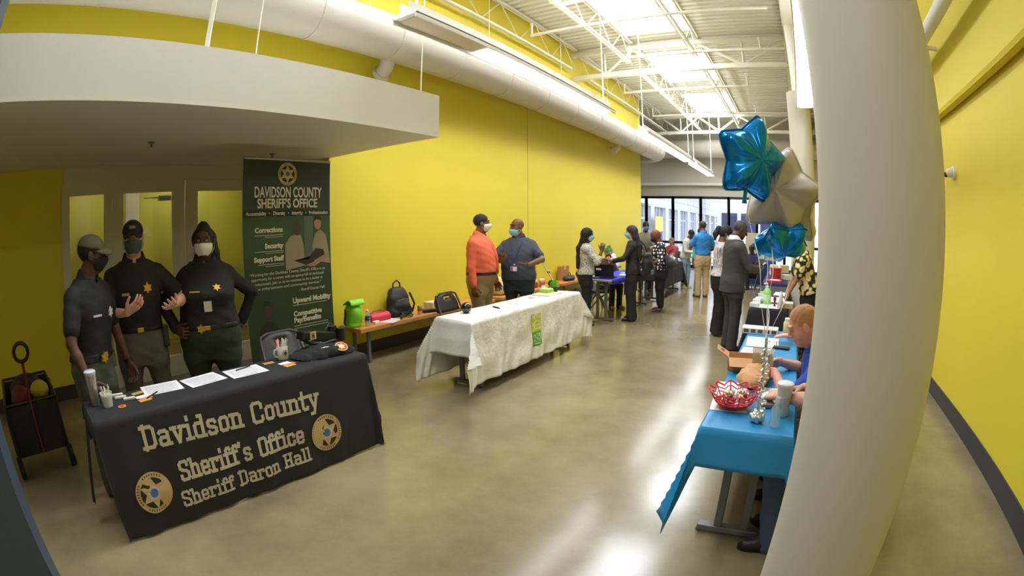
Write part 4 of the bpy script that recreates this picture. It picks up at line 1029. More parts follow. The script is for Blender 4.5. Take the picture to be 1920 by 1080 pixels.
for ln, z in (('Upward Mobility', .955), ('Competitive', .82), ('Pay/Benefits', .755), ('Diverse', .60), ('Workforce', .535)): btext(ln, 2.66, z, .072, None, align='LEFT', bold=.003)
b = MB()
for z in (.91, .70, .675, .48): b.box(.0015, .002, 2.66-NYC, 3.10-NYC, z-.003, z+.002)
b.build('small_print', BW, panel)
def disc2(pts, d, m_, nm):
    b = MB(); n = len(pts); b.add([(d, sum(p[0] for p in pts)/n-NYC, sum(p[1] for p in pts)/n)]+[(d, p[0]-NYC, p[1]) for p in pts], [(0, 1+i, 1+(i+1) % n) for i in range(n)]); return b.build(nm, m_, panel)
def oval(y, z, ry, rz_, n=20): return [(y+ry*math.cos(2*PI*i/n), z+rz_*math.sin(2*PI*i/n)) for i in range(n)]
PK = mat('print khaki', (150, 136, 108), .6); PS = mat('print brown skin', (72, 50, 38), .6); PS2 = mat('print light skin', (168, 122, 92), .6); PD = mat('print dark', (34, 34, 30), .6); PG = mat('print grey green', (84, 98, 82), .6)
b = MB(); b.box(.001, .0012, 2.84-NYC, 2.95-NYC, 1.36, 1.8); b.build('printed_photo', PG, panel)
disc2([(2.60, 1.27), (2.60, 1.52), (2.66, 1.60), (2.72, 1.62), (2.80, 1.61), (2.83, 1.5), (2.84, 1.3)], .0014, PK, 'printed_photo'); disc2(oval(2.745, 1.685, .052, .075), .0018, PS, 'printed_photo')
disc2([(2.95, 1.34), (2.94, 1.50), (2.98, 1.62), (3.05, 1.66), (3.12, 1.60), (3.15, 1.45), (3.17, 1.3)], .0014, PK, 'printed_photo'); disc2(oval(3.015, 1.725, .045, .065), .0018, PS2, 'printed_photo'); disc2([(2.965, 1.74), (2.975, 1.80), (3.03, 1.815), (3.065, 1.78), (3.06, 1.75), (3.0, 1.765)], .0021, PD, 'printed_photo')
disc2([(2.70, 1.36), (2.86, 1.30), (3.10, 1.40), (3.08, 1.45), (2.98, 1.47), (2.88, 1.36)], .0023, PD, 'printed_photo'); disc2([(2.84, 1.30), (2.95, 1.28), (3.15, 1.37), (3.16, 1.42), (3.05, 1.36), (2.95, 1.33)], .0025, PS2, 'printed_photo')
disc2([(2.22, .45), (2.24, .72), (2.34, .80), (2.44, .76), (2.52, .62), (2.56, .50), (2.50, .42)], .0014, PD, 'printed_photo'); disc2(oval(2.355, .90, .052, .07), .0018, PS, 'printed_photo'); disc2([(2.30, .93), (2.31, .98), (2.36, 1.0), (2.41, .97), (2.40, .93), (2.35, .95)], .0021, PD, 'printed_photo')
disc2([(2.45, .55), (2.56, .60), (2.62, .59), (2.60, .56), (2.50, .52)], .0021, PS2, 'printed_photo'); disc2([(2.24, .42), (2.38, .46), (2.48, .44), (2.46, .40), (2.3, .39)], .0021, PS, 'printed_photo')

# ------------------------------------------------------------------ things on the black table
ZT = TH+.0065
WHT = mat('white glaze', (222, 218, 208), .35); PAPER = mat('white paper', (236, 232, 236), .7); INK = mat('grey ink', (120, 120, 126), .7); BLKP = mat('black plastic', (20, 20, 22), .4)
STEEL = mat('brushed steel', (196, 194, 190), .3, metal=.8); CLEAR = mat('clear plastic', (235, 240, 240), .1, alpha=.35); AMBER = mat('orange print', (226, 152, 36), .6); REDM = mat('red print', (178, 34, 36), .5)
t = thing('steel_tumbler', 'tall steel tumbler at the far left corner of black table', 'tumbler', (-3.07, .30, ZT))
b = MB(); b.lathe([(.028, 0), (.031, .004), (.040, .17), (.041, .19)], n=28); b.build('body', STEEL, t); b = MB(); b.lathe([(.042, .19), (.043, .205), (.035, .212)], n=28); b.build('lid', mat('smoke lid', (200, 204, 214), .2), t)
t = thing('clear_cup', 'clear cup of cream sticks beside the steel tumbler', 'cup', (-2.99, .375, ZT))
b = MB(); b.lathe([(.034, 0), (.036, .003), (.044, .085), (.0445, .085), (.040, .083), (.033, .005)], n=24); b.build('cup', CLEAR, t)
b = MB(); b.lathe([(.031, .006), (.038, .07)], n=20); b.build('filling', mat('cream filling', (218, 204, 168), .7), t)
for i in range(6):
    a = i*1.05; b = MB(); b.tube([(.012*math.cos(a), .012*math.sin(a), .02), (.03*math.cos(a), .03*math.sin(a), .115+.006*(i % 3))], .004, 6); b.build('stick', CREAM if i % 2 else CLEAR, t)
def flat(name, label, cat, x, y, z, sx, sy, rz, m_, h=.0012, group=None, bevel=0):
    b = MB(); b.box(-sx/2, sx/2, -sy/2, sy/2, 0, h); o = b.build(name, m_, None, (x, y, z), math.radians(rz), bevel=bevel); return tag(o, label, cat, group)
for i, (x, y, lab) in enumerate(((-3.15, .475, 'farthest from table front'), (-3.085, .485, 'middle one of three'), (-3.02, .535, 'closest to the orange star sticker'))):
    flat('lip_balm', 'white capped tube lying beside the clear cup, '+lab, 'tube', x, y, ZT, .022, .085, -12, WHT, .018, 'white tubes by the clear cup', .006)
def sticker(x, y, label, r=.028, cols=(AMBER, REDM)):
    t = thing('star_sticker', label, 'sticker', (x, y, ZT), 0, 'star stickers')
    b = MB(); b.lathe([(r, 0), (r, .0012)], n=20); b.build('disc', cols[0], t); b = MB(); b.prism(star_poly(6, r*.8, r*.45), .0012, .002, lambda a, c, d: (a, c, d)); b.build('star', cols[1], t)
sticker(-2.93, .46, 'orange and red star sticker in front of the clear cup')
flat('gold_card', 'small gold card lying behind the white and orange cards', 'card', -3.12, .62, ZT, .05, .085, 10, mat('gold card', (196, 166, 84), .4), .0015, 'gold cards')
flat('gold_card', 'small gold card lying in front of the white mug', 'card', -3.10, 1.66, ZT, .05, .085, -5, mat('gold card', (196, 166, 84), .4), .0015, 'gold cards')
for (x, y, wh) in ((-2.98, .63, 'by the clear cup'), (-2.96, 1.74, 'by the white mug')):
    flat('orange_card', 'orange edged card at the front of the card pile '+wh, 'card', x+.03, y, ZT, .055, .09, 6, AMBER, .0015, 'cards on black table')
    t = flat('printed_card', 'card with orange printing overlapping the pile '+wh, 'card', x, y+.015, ZT+.0016, .05, .09, 10, mat('printed card', (196, 150, 104), .6), .0015, 'cards on black table')
    flat('white_card', 'white card on top of the card pile '+wh, 'card', x-.035, y-.005, ZT+.0033, .05, .088, 4, PAPER, .0015, 'cards on black table')
flat('white_card', 'white card lying alone between mug and black jacket', 'card', -3.0, 1.90, ZT, .05, .09, -20, PAPER, .0015, 'cards on black table')
flat('white_card', 'white card lying nearest the front of the black jacket', 'card', -2.93, 1.95, ZT, .05, .09, 8, PAPER, .0015, 'cards on black table')
def sheet(x, y, rz, label, lines=True, z=None, sx=.22, sy=.28, group='sign-up sheets on the black table', col=PAPER):
    t = thing('paper_sheet', label, 'paper', (x, y, z or ZT), math.radians(rz), group)
    b = MB(); b.box(-sx/2, sx/2, -sy/2, sy/2, 0, .0012); b.build('sheet', col, t)
    b = MB()
    for i in range(11):
        u = sx*(.36-.068*i); b.box(u-.0015, u+.0015, -sy*.42, sy*(.42-.1*(i % 3 == 1)), .0012, .0016)
    b.box(sx*.42, sx*.45, -sy*.2, sy*.2, .0012, .0016)
    if lines: b.build('printed_lines', INK, t)
    return t
sheet(-3.11, .80, -4, 'white sign-up sheet nearest the card pile with notched corner'); sheet(-3.08, 1.11, 6, 'white sign-up sheet in the middle of three on black table'); sheet(-3.04, 1.43, -2, 'white sign-up sheet with a black pen lying across it')
def pen(x, y, z, rz, col, label, group='pens'):
    t = thing('pen', label, 'pen', (x, y, z+.0045), math.radians(rz), group)
    b = MB(); b.tube([(0, -.07, 0), (0, .055, 0), (0, .068, 0)], [.0045, .0045, .0015], 8); b.build('barrel', col, t); b = MB(); b.obox((0.004, -.045, .003), (.002, .04, .003)); b.build('clip', col, t)
pen(-3.11, 1.45, ZT+.0014, 12, BLKP, 'black pen lying on the third white sign-up sheet'); pen(-3.0, .70, ZT+.0014, 40, BLKP, 'black pen on the edge of the notched white sheet')
t = thing('mug', 'white mug with a black round star logo, full of pens', 'mug', (-3.12, 1.80, ZT))
b = MB(); b.lathe([(.040, 0), (.043, .004), (.044, .098), (.043, .1), (.039, .098), (.038, .01)], n=32); b.build('body', WHT, t)
b = MB(); b.tube([(0, -.043, .08), (0, -.068, .075), (0, -.075, .05), (0, -.066, .026), (0, -.043, .02)], .006, 8); b.build('handle', mat('mug handle', (214, 206, 196), .35), t)
b = MB()
def mugp(a, c, d): return ((.0445+d)*math.cos(a/.0445), (.0445+d)*math.sin(a/.0445), .05+c)
for p, q in ((.02, .023),): b.add([mugp(r_*math.cos(2*PI*i/28), r_*math.sin(2*PI*i/28), .0006) for r_ in (p, q) for i in range(28)], [(i, (i+1) % 28, 28+(i+1) % 28, 28+i) for i in range(28)])
p = star_poly(6, .018, .009); b.add([mugp(0, 0, .0008)]+[mugp(a, c, .0008) for a, c in p], [(0, 1+i, 1+(i+1) % 12) for i in range(12)])
b.build('star_logo', BLKP, t)
for i, (dx, dy, c_) in enumerate(((.018, -.02, REDM), (-.01, -.012, WHT), (.012, .006, WHT), (-.016, .014, WHT), (.02, .02, STEEL), (0, .024, WHT), (-.02, -.022, REDM), (.004, -.026, WHT))):
    g_ = ['red pen standing in the white mug', 'white pen standing in the white mug', 'silver pen standing in the white mug'][0 if c_ is REDM else (2 if c_ is STEEL else 1)]
    t2 = thing('pen', g_, 'pen', (-3.12+dx*.8, 1.80+dy*.8, ZT+.012), 0, 'pens in the white mug')
    b = MB(); b.tube([(0, 0, 0), (dx*.9, dy*.9, .13), (dx*.95, dy*.95, .138)], [.005, .005, .0025], 8); b.build('barrel', c_, t2)
    b = MB(); b.tube([(dx*.75, dy*.75+.006, .09), (dx*.9, dy*.9+.006, .13)], .0015, 5); b.build('clip', c_, t2)
JK = mat('black fleece', (26, 26, 28), .9, bump=.4, bscale=60)
f = Field(.007)
for (cx, cy, rx, ry, rz_) in ((0, -.05, .15, .2, .045), (.02, .12, .15, .16, .05), (-.03, .02, .13, .22, .055), (.07, .15, .08, .12, .035)): f.ell((cx, cy, .0), (rx, ry, rz_), .03)
f.chain([(.1, -.1, .02), (.12, .05, .03), (.1, .2, .025)], [.028, .032, .03], .03); f.half((0, 0, .001), (0, 0, -1)); f.wave(lambda X, Y, Z: .004*np.sin(40*X+25*Y)+.003*np.sin(70*Y-20*X))
o = f.mesh('folded_jacket', JK); o.location = (-3.02, 2.07, ZT); tag(o, 'black folded jacket lying at the banner end of black table', 'jacket')
b = MB(); b.lathe([(.05, 0), (.05, .003)], n=28); r_ = b.build('shoulder_patch', mat('patch gold', (204, 176, 60), .6), o, (.13, .12, .055)); r_.rotation_euler = (.1, .5, 0)
b = MB(); b.lathe([(.042, .003), (.042, .0036)], n=28); c2 = b.build('patch_centre', REDM, r_); b = MB(); b.prism(star_poly(6, .034, .018), .0036, .0044, lambda a, c, d: (a, c, d)); b.build('patch_star', mat('patch cream', (226, 214, 150), .6), r_)
b = MB(); b.prism([(-.03, 0), (-.01, .008), (0, .002), (.012, .01), (.03, .004), (.012, -.004), (0, -.008), (-.012, -.002)], 0, .002, lambda a, c, d: (c*1.4, a*1.2, d)); q_ = b.build('white_badge', PAPER, o, (.095, -.01, .068))
t = thing('duty_gear', 'black shouldered gear with a tan label lying on the jacket', 'gear', (-3.13, 2.14, ZT+.06), math.radians(8))
b = MB(); b.prism([(-.19, .06), (-.17, .115), (-.05, .10), (.06, .075), (.16, .06), (.16, .0), (.02, .005), (-.06, .03)], -.045, .045, lambda a, c, d: (d, a, c)); b.build('body', BLKP, t, bevel=.008)
b = MB(); b.box(.045, .05, -.115, -.055, .045, .105); b.build('label', mat('tan label', (206, 172, 118), .5), t)
b = MB(); b.box(.05, .0515, -.10, -.094, .055, .095); b.box(.05, .0515, -.082, -.076, .055, .095); b.box(.05, .0515, -.1, -.08, .07, .078); b.build('label_letter', BLKP, t)
b = MB(); b.tube([(0, .17, -.01), (0, .17, .10)], .038, 18); b.tube([(.05, .22, -.02), (.05, .22, .08)], .034, 18); b.build('radio_pouch', mat('black leather', (30, 28, 28), .45), t)
b = MB(); b.tube([(0, -.17, .06), (.03, -.1, .015), (.05, .02, -.01), (.06, .12, .0), (.04, .2, -.02)], .014, 8); b.build('strap', mat('black leather', (30, 28, 28)), t)
b = MB(); b.tube([(.0, .10, .085), (.01, .135, .13), (0, .17, .11)], .006, 8); b.build('antenna', mat('grey rubber', (90, 90, 92), .5), t)
# ------------------------------------------------------------------ wagon and blue stand on the near side of the door wall
t = thing('folding_wagon', 'black folding wagon loaded with bags beside the yellow wall', 'wagon', (-4.45, -.24, 0), math.radians(4))
WG = mat('wagon canvas', (34, 36, 34), .85, bump=.2, bscale=30)
b = MB(); b.grid(lambda u, v: (-.45+.9*u, -.25+.02*math.sin(6*u), .2+.38*v), 8, 4); b.grid(lambda u, v: (-.45+.9*u, .25+.02*math.sin(6*u), .2+.38*v), 8, 4); b.grid(lambda u, v: (-.45, -.25+.5*u, .2+.38*v), 4, 4); b.grid(lambda u, v: (.45, -.25+.5*u, .2+.38*v), 4, 4); b.grid(lambda u, v: (-.45+.9*u, -.25+.5*v, .2), 4, 4); b.build('canvas_body', WG, t, thick=.012)
for x in (-.36, .36):
    for y in (-.26, .26):
        b = MB(); b.tube([(x, y-.025, .09), (x, y+.025, .09)], .09, 22); w_ = b.build('wheel', BLKP, t); b = MB(); b.tube([(x, y-.028, .09), (x, y+.028, .09)], .03, 12); b.build('hub', GREYMET, w_)
b = MB()
for s_ in (-1, 1): b.tube([(-.45, s_*.25, .12), (-.45, s_*.25, .6), (.45, s_*.25, .6), (.45, s_*.25, .12)], .012, 8)
b.tube([(-.45, -.25, .6), (-.45, .25, .6)], .012, 8); b.tube([(.45, -.25, .6), (.45, .25, .6)], .012, 8); b.build('frame', BLKP, t)
b = MB(); b.tube([(.46, 0, .2), (.52, 0, .6), (.56, 0, .92)], .013, 8); b.build('pull_bar', mat('red metal', (110, 34, 34), .5), t)
b = MB(); b.tube([(.56+.0, .065*math.cos(a), .985+.065*math.sin(a)) for a in [2*PI*i/20 for i in range(20)]], .015, 8, closed=True); b.build('pull_handle', BLKP, t)
for x, y, z, rx, ry, rz_, c_, nm in ((.28, -.08, .62, .12, .1, .1, (104, 30, 34), 'dark red bag heaped in the folding wagon'), (.2, .12, .64, .12, .09, .07, (186, 166, 40), 'yellow bag heaped in the folding wagon'), (-.1, 0, .6, .25, .18, .11, (28, 28, 30), 'black bag heaped in the folding wagon')):
    f = Field(.012); f.ell((0, 0, 0), (rx, ry, rz_), .02); f.ell((rx*.4, 0, .02), (rx*.6, ry*.7, rz_*.9), .03); f.cone((0, 0, -.3), (0, 0, 0), .06, .05, .05); f.wave(lambda X, Y, Z: .006*np.sin(40*X+30*Z))
    o = f.mesh('cloth_bag', mat(nm, c_, .7)); a = math.radians(4); o.location = (-4.45+x*math.cos(a)-y*math.sin(a), -.24+x*math.sin(a)+y*math.cos(a), z-.03); tag(o, nm, 'bag', 'bags in the wagon')
t = thing('blue_panel_stand', 'blue panel with a white edge standing beside the wagon', 'display stand', (-3.45, -.60, 0), math.radians(5))
MB().box(-.35, -.02, -.01, .01, .1, 2.0).build('panel', mat('blue panel', (34, 92, 150), .5), t); MB().box(-.02, .02, -.015, .015, .06, 2.02).build('white_edge', WHITEP, t); b = MB(); b.box(-.4, .05, -.1, .1, 0, .06); b.build('foot', GREYMET, t, bevel=.01)
t = thing('steel_post', 'square blue grey steel post at the edge of the view nearest the wagon', 'post', (-2.3, -.50, 0))
MB().box(-.16, .16, -.17, .17, 0, ZC-.02).build('shaft', mat('blue grey steel', (62, 78, 98), .5), t); MB().box(-.22, .22, -.23, .21, 0, .02).build('base_plate', mat('blue grey steel', (62, 78, 98)), t)
# ------------------------------------------------------------------ things on the first wall bench
ZB = .461
GRN = mat('lime nylon', (126, 208, 40), .5, bump=.15, bscale=30)
f = Field(.008); f.cone((0, 0, .09), (0, 0, .2), .10, .095, .02); f.ell((0, 0, .14), (.10, .115, .15), .04); f.ell((0, 0, .02), (.095, .11, .05), .03); f.half((0, 0, .002), (0, 0, -1)); f.half((0, 0, .29), (0, 0, 1)); f.wave(lambda X, Y, Z: .004*np.sin(30*Z+20*Y))
o = f.mesh('lunch_bag', GRN); o.location = (-4.72, 3.80, ZB); tag(o, 'lime green roll-top lunch bag at the banner end of bench', 'bag')
b = MB(); b.grid(lambda u, v: (.10-.16*v+.03*math.sin(PI*v), -.11+.22*u, .27+.06*math.sin(PI*v)), 8, 8); b.build('flap', mat('bright lime nylon', (140, 226, 60), .5), o, thick=.012)
b = MB(); b.tube([(-.02, -.11, .22), (.02, -.15, .14), (0, -.15, .06), (-.02, -.11, .03)], .012, 8); b.build('strap', BLKP, o)
t = thing('water_bottle', 'clear water bottle with a blue label before the lime bag', 'bottle', (-4.60, 3.93, ZB))
b = MB(); b.lathe([(.028, 0), (.033, .006), (.033, .06), (.031, .075), (.033, .09), (.033, .135), (.014, .172), (.014, .182)], n=24); b.build('bottle', mat('bottle plastic', (206, 224, 214), .08, alpha=.45), t)
b = MB(); b.lathe([(.0337, .07), (.0337, .125)], n=24); lb = b.build('label', mat('blue label', (24, 74, 120), .4), t)
b = MB(); lettering(b, 'DASANI', .022, lambda a, c, d: (.0342*math.cos(a/.0342), .0342*math.sin(a/.0342), .098+c), .05); b.build('label_word', PAPER, lb); b = MB(); b.lathe([(.016, .18), (.016, .197), (.014, .198)], n=16); b.build('cap', mat('white cap', (226, 232, 232), .4), t)
b = MB(); b.prism([(-.08, 0), (-.085, .05), (-.03, .1), (.05, .11), (.09, .06), (.085, 0)], -.17, .17, lambda a, c, d: (a, d, c)); o = b.build('lunch_pouch', mat('red nylon', (206, 36, 62), .5, bump=.2, bscale=20), None, (-4.76, 4.24, ZB), bevel=.02); tag(o, 'bright red soft pouch lying between lime bag and backpack', 'pouch')
b = MB(); b.tube([(.0, -.12, .108), (.0, -.05, .13), (.0, .05, .13), (.0, .12, .108)], .008, 6); b.build('handle', mat('red strap', (170, 24, 48), .6), o)
flat('white_box', 'tiny white box on bench edge before the red pouch', 'box', -4.62, 4.08, ZB, .05, .09, 10, WHT, .035, None, .003)
sheet(-4.62, 4.33, 20, 'white paper lying on bench before the red pouch', z=ZB, group='papers')
# backpack
BPK = mat('black nylon', (34, 33, 35), .6, bump=.2, bscale=40)
f = Field(.008); R_ = rot(0, -.22)
f.ell((0, 0, .17), (.10, .20, .20), .03, R=None); f.cone((0.03, -.12, .06), (.03, .12, .06), .085, .085, .04); f.cone((-.03, -.08, .32), (-.03, .08, .32), .06, .06, .04); f.cone((.06, -.09, .14), (.06, .09, .14), .06, .06, .03); f.half((0, 0, .002), (0, 0, -1)); f.wave(lambda X, Y, Z: .004*np.sin(28*Z+16*Y))
o = f.mesh('backpack', BPK); o.location = (-4.80, 4.66, ZB); tag(o, 'black backpack with a carrying loop leaning on the yellow wall', 'backpack')
b = MB(); b.tube([(-.02, -.07, .36), (-.02, -.06, .44), (-.02, 0, .475), (-.02, .06, .44), (-.02, .07, .36)], .011, 8); b.build('carry_loop', BPK, o)
b = MB(); b.tube([(.115, -.11, .22), (.125, 0, .235), (.115, .11, .22)], .004, 6); b.build('zip', GREYMET, o)
b = MB(); b.tube([(.06, .17, .3), (.12, .2, .15), (.08, .19, .03)], .014, 8); b.build('shoulder_strap', BPK, o)
t = thing('soda_can', 'silver and red drink can beside the black backpack', 'can', (-4.62, 4.90, ZB)); b = MB(); b.lathe([(.026, 0), (.033, .01), (.033, .105), (.028, .118), (.027, .12)], n=24); b.build('body', STEEL, t); b = MB(); b.lathe([(.0334, .045), (.0334, .07)], n=24); b.build('red_band', REDM, t)
t = thing('lanyard_pile', 'tangle of dark green lanyards before the backpack', 'lanyards', (-4.60, 4.58, ZB)); 
for k in range(4):
    b = MB(); b.tube([(.07*math.cos(a*1.3+k)+.02*math.sin(3*a+k), .13*math.sin(a+k*.7)+.02*math.cos(2*a), .012+.012*k+.008*math.sin(2*a)) for a in [2*PI*i/26 for i in range(26)]], .006, 6, closed=True); b.build('lanyard', mat('dark green webbing', (46, 62, 48), .7), t)
b = MB(); b.box(-.04, .04, -.11, .11, 0, .045); o = b.build('pouch', BLKP, None, (-4.60, 5.08, ZB), math.radians(-25), bevel=.012); tag(o, 'black glasses pouch lying right of the drink can on bench', 'pouch')
b = MB(); b.box(-.09, .09, -.11, .11, 0, .10); o = b.build('carton', mat('cream carton', (206, 196, 168), .7, noise=.15, scale=30), None, (-4.78, 5.36, ZB), bevel=.004); tag(o, 'small cream carton on bench behind the dark chair', 'carton'); b = MB(); b.box(.09, .0915, -.09, .09, .03, .075); b.build('printed_side', mat('carton print', (150, 146, 116), .7, noise=.5, scale=90), o)
t = thing('black_hat', 'round black hat on the bench beside the carton', 'hat', (-4.80, 5.78, ZB)); b = MB(); b.lathe([(.12, 0), (.12, .006), (.085, .008)], n=28); b.build('brim', BLKP, t); b = MB(); b.lathe([(.09, .006), (.088, .09), (.08, .10), (.001, .102)], n=28); b.build('crown', BLKP, t)
# ------------------------------------------------------------------ things on the white table
t = thing('glossy_orb', 'glossy black ball at the near end of the white table', 'ball', (-3.16, 4.06, ZT)); b = MB(); b.ball((0, 0, .058), .058, 32); b.build('ball', mat('glossy black', (8, 8, 10), .06, coat=1), t); b = MB(); b.lathe([(.03, 0), (.028, .008)], n=20); b.build('foot', BLKP, t)
for i, (x, y, rz, lab) in enumerate(((-3.02, 4.5, 5, 'thin white paper nearest the black ball on white table'), (-3.1, 4.8, -8, 'thin white paper in the middle of the white table'), (-3.04, 5.2, 4, 'thin white paper in front of the orange shirt'), (-3.16, 5.45, -5, 'thin white paper nearest the pale tray on white table'))): sheet(x, y, rz, lab, group='papers on the white table')
pen(-3.06, 4.47, ZT+.0014, 70, BLKP, 'dark pen lying on the white table near the ball'); pen(-3.10, 4.52, ZT+.0014, 65, mat('wine plastic', (90, 30, 50), .4), 'wine red pen lying on the white table near the ball')
t = thing('pale_tray', 'pale flat tray carrying a lime box on the white table', 'tray', (-3.09, 5.70, ZT)); b = MB(); b.box(-.13, .13, -.17, .17, 0, .02); b.build('tray', mat('pale cream', (232, 226, 196), .6), t, bevel=.006)
b = MB(); b.box(-.07, .07, -.08, .08, 0, .045); o = b.build('lime_box', mat('lime card', (150, 206, 60), .5), None, (-3.13, 5.76, ZT+.02), bevel=.01); tag(o, 'lime green box on the pale tray', 'box'); MB().box(-.06, .06, -.07, .07, .045, .052).build('lid', mat('pale lime', (214, 224, 130), .5), o)
t = thing('white_card_holder', 'small white card holder behind the lime box', 'card holder', (-3.24, 5.90, ZT)); b = MB(); b.prism([(-.03, 0), (.03, 0), (-.02, .09)], -.05, .05, lambda a, c, d: (a, d, c)); b.build('stand', WHT, t)
def plant(x, y, c_, pc, label, r=.06):
    t = thing('small_plant', label, 'plant', (x, y, ZT), 0, 'small round plants')
    b = MB(); b.lathe([(.038, 0), (.046, .06), (.044, .062), (.04, .055)], n=20); b.build('pot', pc, t)
    b = MB(); rnd = random.Random(3)
    for i in range(420):
        a, cz = rnd.random()*2*PI, rnd.random()*1.5-.5; q = math.sqrt(max(0, 1-cz*cz)); d = Vector((q*math.cos(a), q*math.sin(a), cz)); p = d*r*.55; e = d*r*(.95+.15*rnd.random()); s_ = d.orthogonal().normalized()*.006
        b.add([Vector((0, 0, .095))+p-s_, Vector((0, 0, .095))+p+s_, Vector((0, 0, .095))+e], [(0, 1, 2)])
    b.ball((0, 0, .095), r*.72, 14); b.build('foliage', mat('leaf %d' % c_[1], c_, .6, noise=.3, scale=40), t)
plant(-3.13, 6.0, (130, 190, 40), mat('dark pot', (40, 36, 44), .5), 'bright green ball plant in a dark pot on white table', .066); plant(-3.23, 6.09, (78, 118, 78), mat('grey pot', (170, 166, 160), .6), 'grey green ball plant in a pale pot on white table', .055)
# ------------------------------------------------------------------ things on the other benches
f = Field(.012); f.ell((0, 0, .12), (.16, .24, .14), .04); f.ell((.02, -.12, .16), (.11, .12, .15), .05); f.ell((0, .14, .1), (.12, .12, .12), .05); f.half((0, 0, .003), (0, 0, -1)); f.wave(lambda X, Y, Z: .008*np.sin(22*X+30*Y)+.005*np.sin(50*Z-20*Y))
o = f.mesh('cloth_sack', mat('cream cloth', (214, 196, 160), .8)); o.location = (-4.74, 7.08, ZB); tag(o, 'crumpled cream cloth sack on bench between the two talking men', 'sack')
o = MB().box(-.1, .1, -.12, .12, 0, .12).build('carton', mat('kraft', (184, 140, 92), .7), None, (-4.7, 7.52, ZB), bevel=.003); tag(o, 'small brown carton beside the cream cloth sack', 'carton')
for i, (x, y, c_, lab) in enumerate(((-4.68, 8.15, (150, 52, 40), 'red jar among the bench trinkets'), (-4.78, 8.32, (206, 190, 170), 'cream jar among the bench trinkets'), (-4.64, 8.36, (198, 84, 60), 'orange jar among the bench trinkets'), (-4.72, 8.5, (110, 60, 50), 'brown jar among the bench trinkets'))):
    t = thing('small_jar', lab, 'jar', (x, y, ZB), 0, 'jars on the wooden bench'); b = MB(); b.lathe([(.05, 0), (.06, .02), (.06, .09), (.045, .11)], n=18); b.build('body', mat('jar %d' % i, c_, .4), t); b = MB(); b.lathe([(.048, .11), (.048, .135), (.001, .137)], n=18); b.build('lid', mat('jar lid', (220, 210, 196), .5), t)
t = thing('crutch', 'pale crutch with a blue top leaning on the yellow wall', 'crutch', (-4.6, 8.72, .47)); b = MB(); b.tube([(0, .1, 0), (-.2, -.08, .44)], .016, 10); b.build('shaft', mat('pale alloy', (200, 190, 170), .4), t); b = MB(); b.tube([(-.2, -.11, .455), (-.2, -.02, .445)], .03, 12); b.build('top', mat('blue foam', (70, 168, 196), .6), t); b = MB(); b.tube([(-.1, -.03, .24), (-.1, .07, .23)], .014, 8); b.build('grip', BLKP, t)
f = Field(.01); f.cone((0, -.16, .05), (0, .16, .05), .055, .055, .02); f.ell((0, 0, .045), (.11, .22, .055), .03); f.half((0, 0, .002), (0, 0, -1)); o = f.mesh('briefcase', BPK); o.location = (-4.66, 9.6, ZB); tag(o, 'flat black soft briefcase lying on the bench', 'briefcase'); b = MB(); b.tube([(0, -.06, .09), (0, -.05, .15), (0, 0, .17), (0, .05, .15), (0, .06, .09)], .009, 8); b.build('handle', BPK, o)
b = MB(); b.box(-.03, .05, -.2, .2, 0, .3); o = b.build('kraft_box', mat('kraft box', (170, 118, 70), .7), None, (-4.86, 9.7, ZB), bevel=.004); tag(o, 'brown upright box against the wall behind the black briefcase', 'box'); b = MB(); b.box(.05, .0515, -.03, .03, .22, .3); b.build('tape', mat('tape', (220, 190, 140), .4), o)
# ------------------------------------------------------------------ things on the laptop table and the plain black table
def laptop(x, y, rz, label, z=ZT+.002, ang=.25):
    t = thing('laptop', label, 'laptop', (x, y, z), math.radians(rz), 'laptops')
    b = MB(); b.box(-.17, .17, -.12, .12, 0, .018); b.build('base', BLKP, t, bevel=.004); b = MB(); b.box(-.155, .155, -.05, .1, .018, .02); b.build('keyboard', mat('keys', (48, 48, 52), .6), t)
    b = MB(); b.add([(x_, -.12-math.sin(ang)*h-o_*math.cos(ang), .02+math.cos(ang)*h-o_*math.sin(ang)*-1) for x_ in (-.17, .17) for h in (0, .225) for o_ in (0, .012)], [(0, 1, 3, 2), (4, 6, 7, 5), (0, 4, 5, 1), (2, 3, 7, 6), (0, 2, 6, 4), (1, 5, 7, 3)]); sc = b.build('screen', BLKP, t, bevel=.002)
    b = MB(); b.add([(x_, -.1205-math.sin(ang)*h-.0125*math.cos(ang), .02+math.cos(ang)*h+.0125*math.sin(ang)) for x_, h in ((-.14, .12), (-.05, .12), (-.05, .155), (-.14, .155))], [(0, 1, 2, 3)]); b.build('white_sticker', PAPER, sc)
laptop(-3.2, 8.08, 8, 'open black laptop with a white sticker on royal blue cloth'); laptop(-3.2, 10.95, -40, 'dark open laptop on plain black table before the grey shirted man')
sheet(-3.05, 8.7, 10, 'white papers stacked by the suited woman on the blue cloth', z=ZT+.004, group='papers on the laptop table'); sheet(-3.12, 9.1, -20, 'white form lying behind the laptop on the blue cloth', z=ZT+.004, group='papers on the laptop table')
b = MB(); b.grid(lambda u, v: (-.14+.28*u, -.12+.24*v, .03+.05*math.sin(PI*u)*math.sin(PI*v)+.015*math.sin(14*u+9*v)), 14, 12); o = b.build('blue_cloth_bundle', ROYAL, None, (-3.38, 8.35, ZT-.01), thick=.01); tag(o, 'bundled royal blue cloth beside the open black laptop', 'cloth')
b = MB(); b.box(-.09, .09, -.12, .12, 0, .02); o = b.build('clear_tray', mat('grey tray', (170, 170, 160), .5), None, (-3.36, 8.05, ZT+.003), bevel=.004); tag(o, 'small grey tray beside the laptop near the braided hair woman', 'tray')
sheet(-3.1, 12.3, 0, 'white leaflet on the plain black table', z=ZT+.002, group='papers on the plain black table')
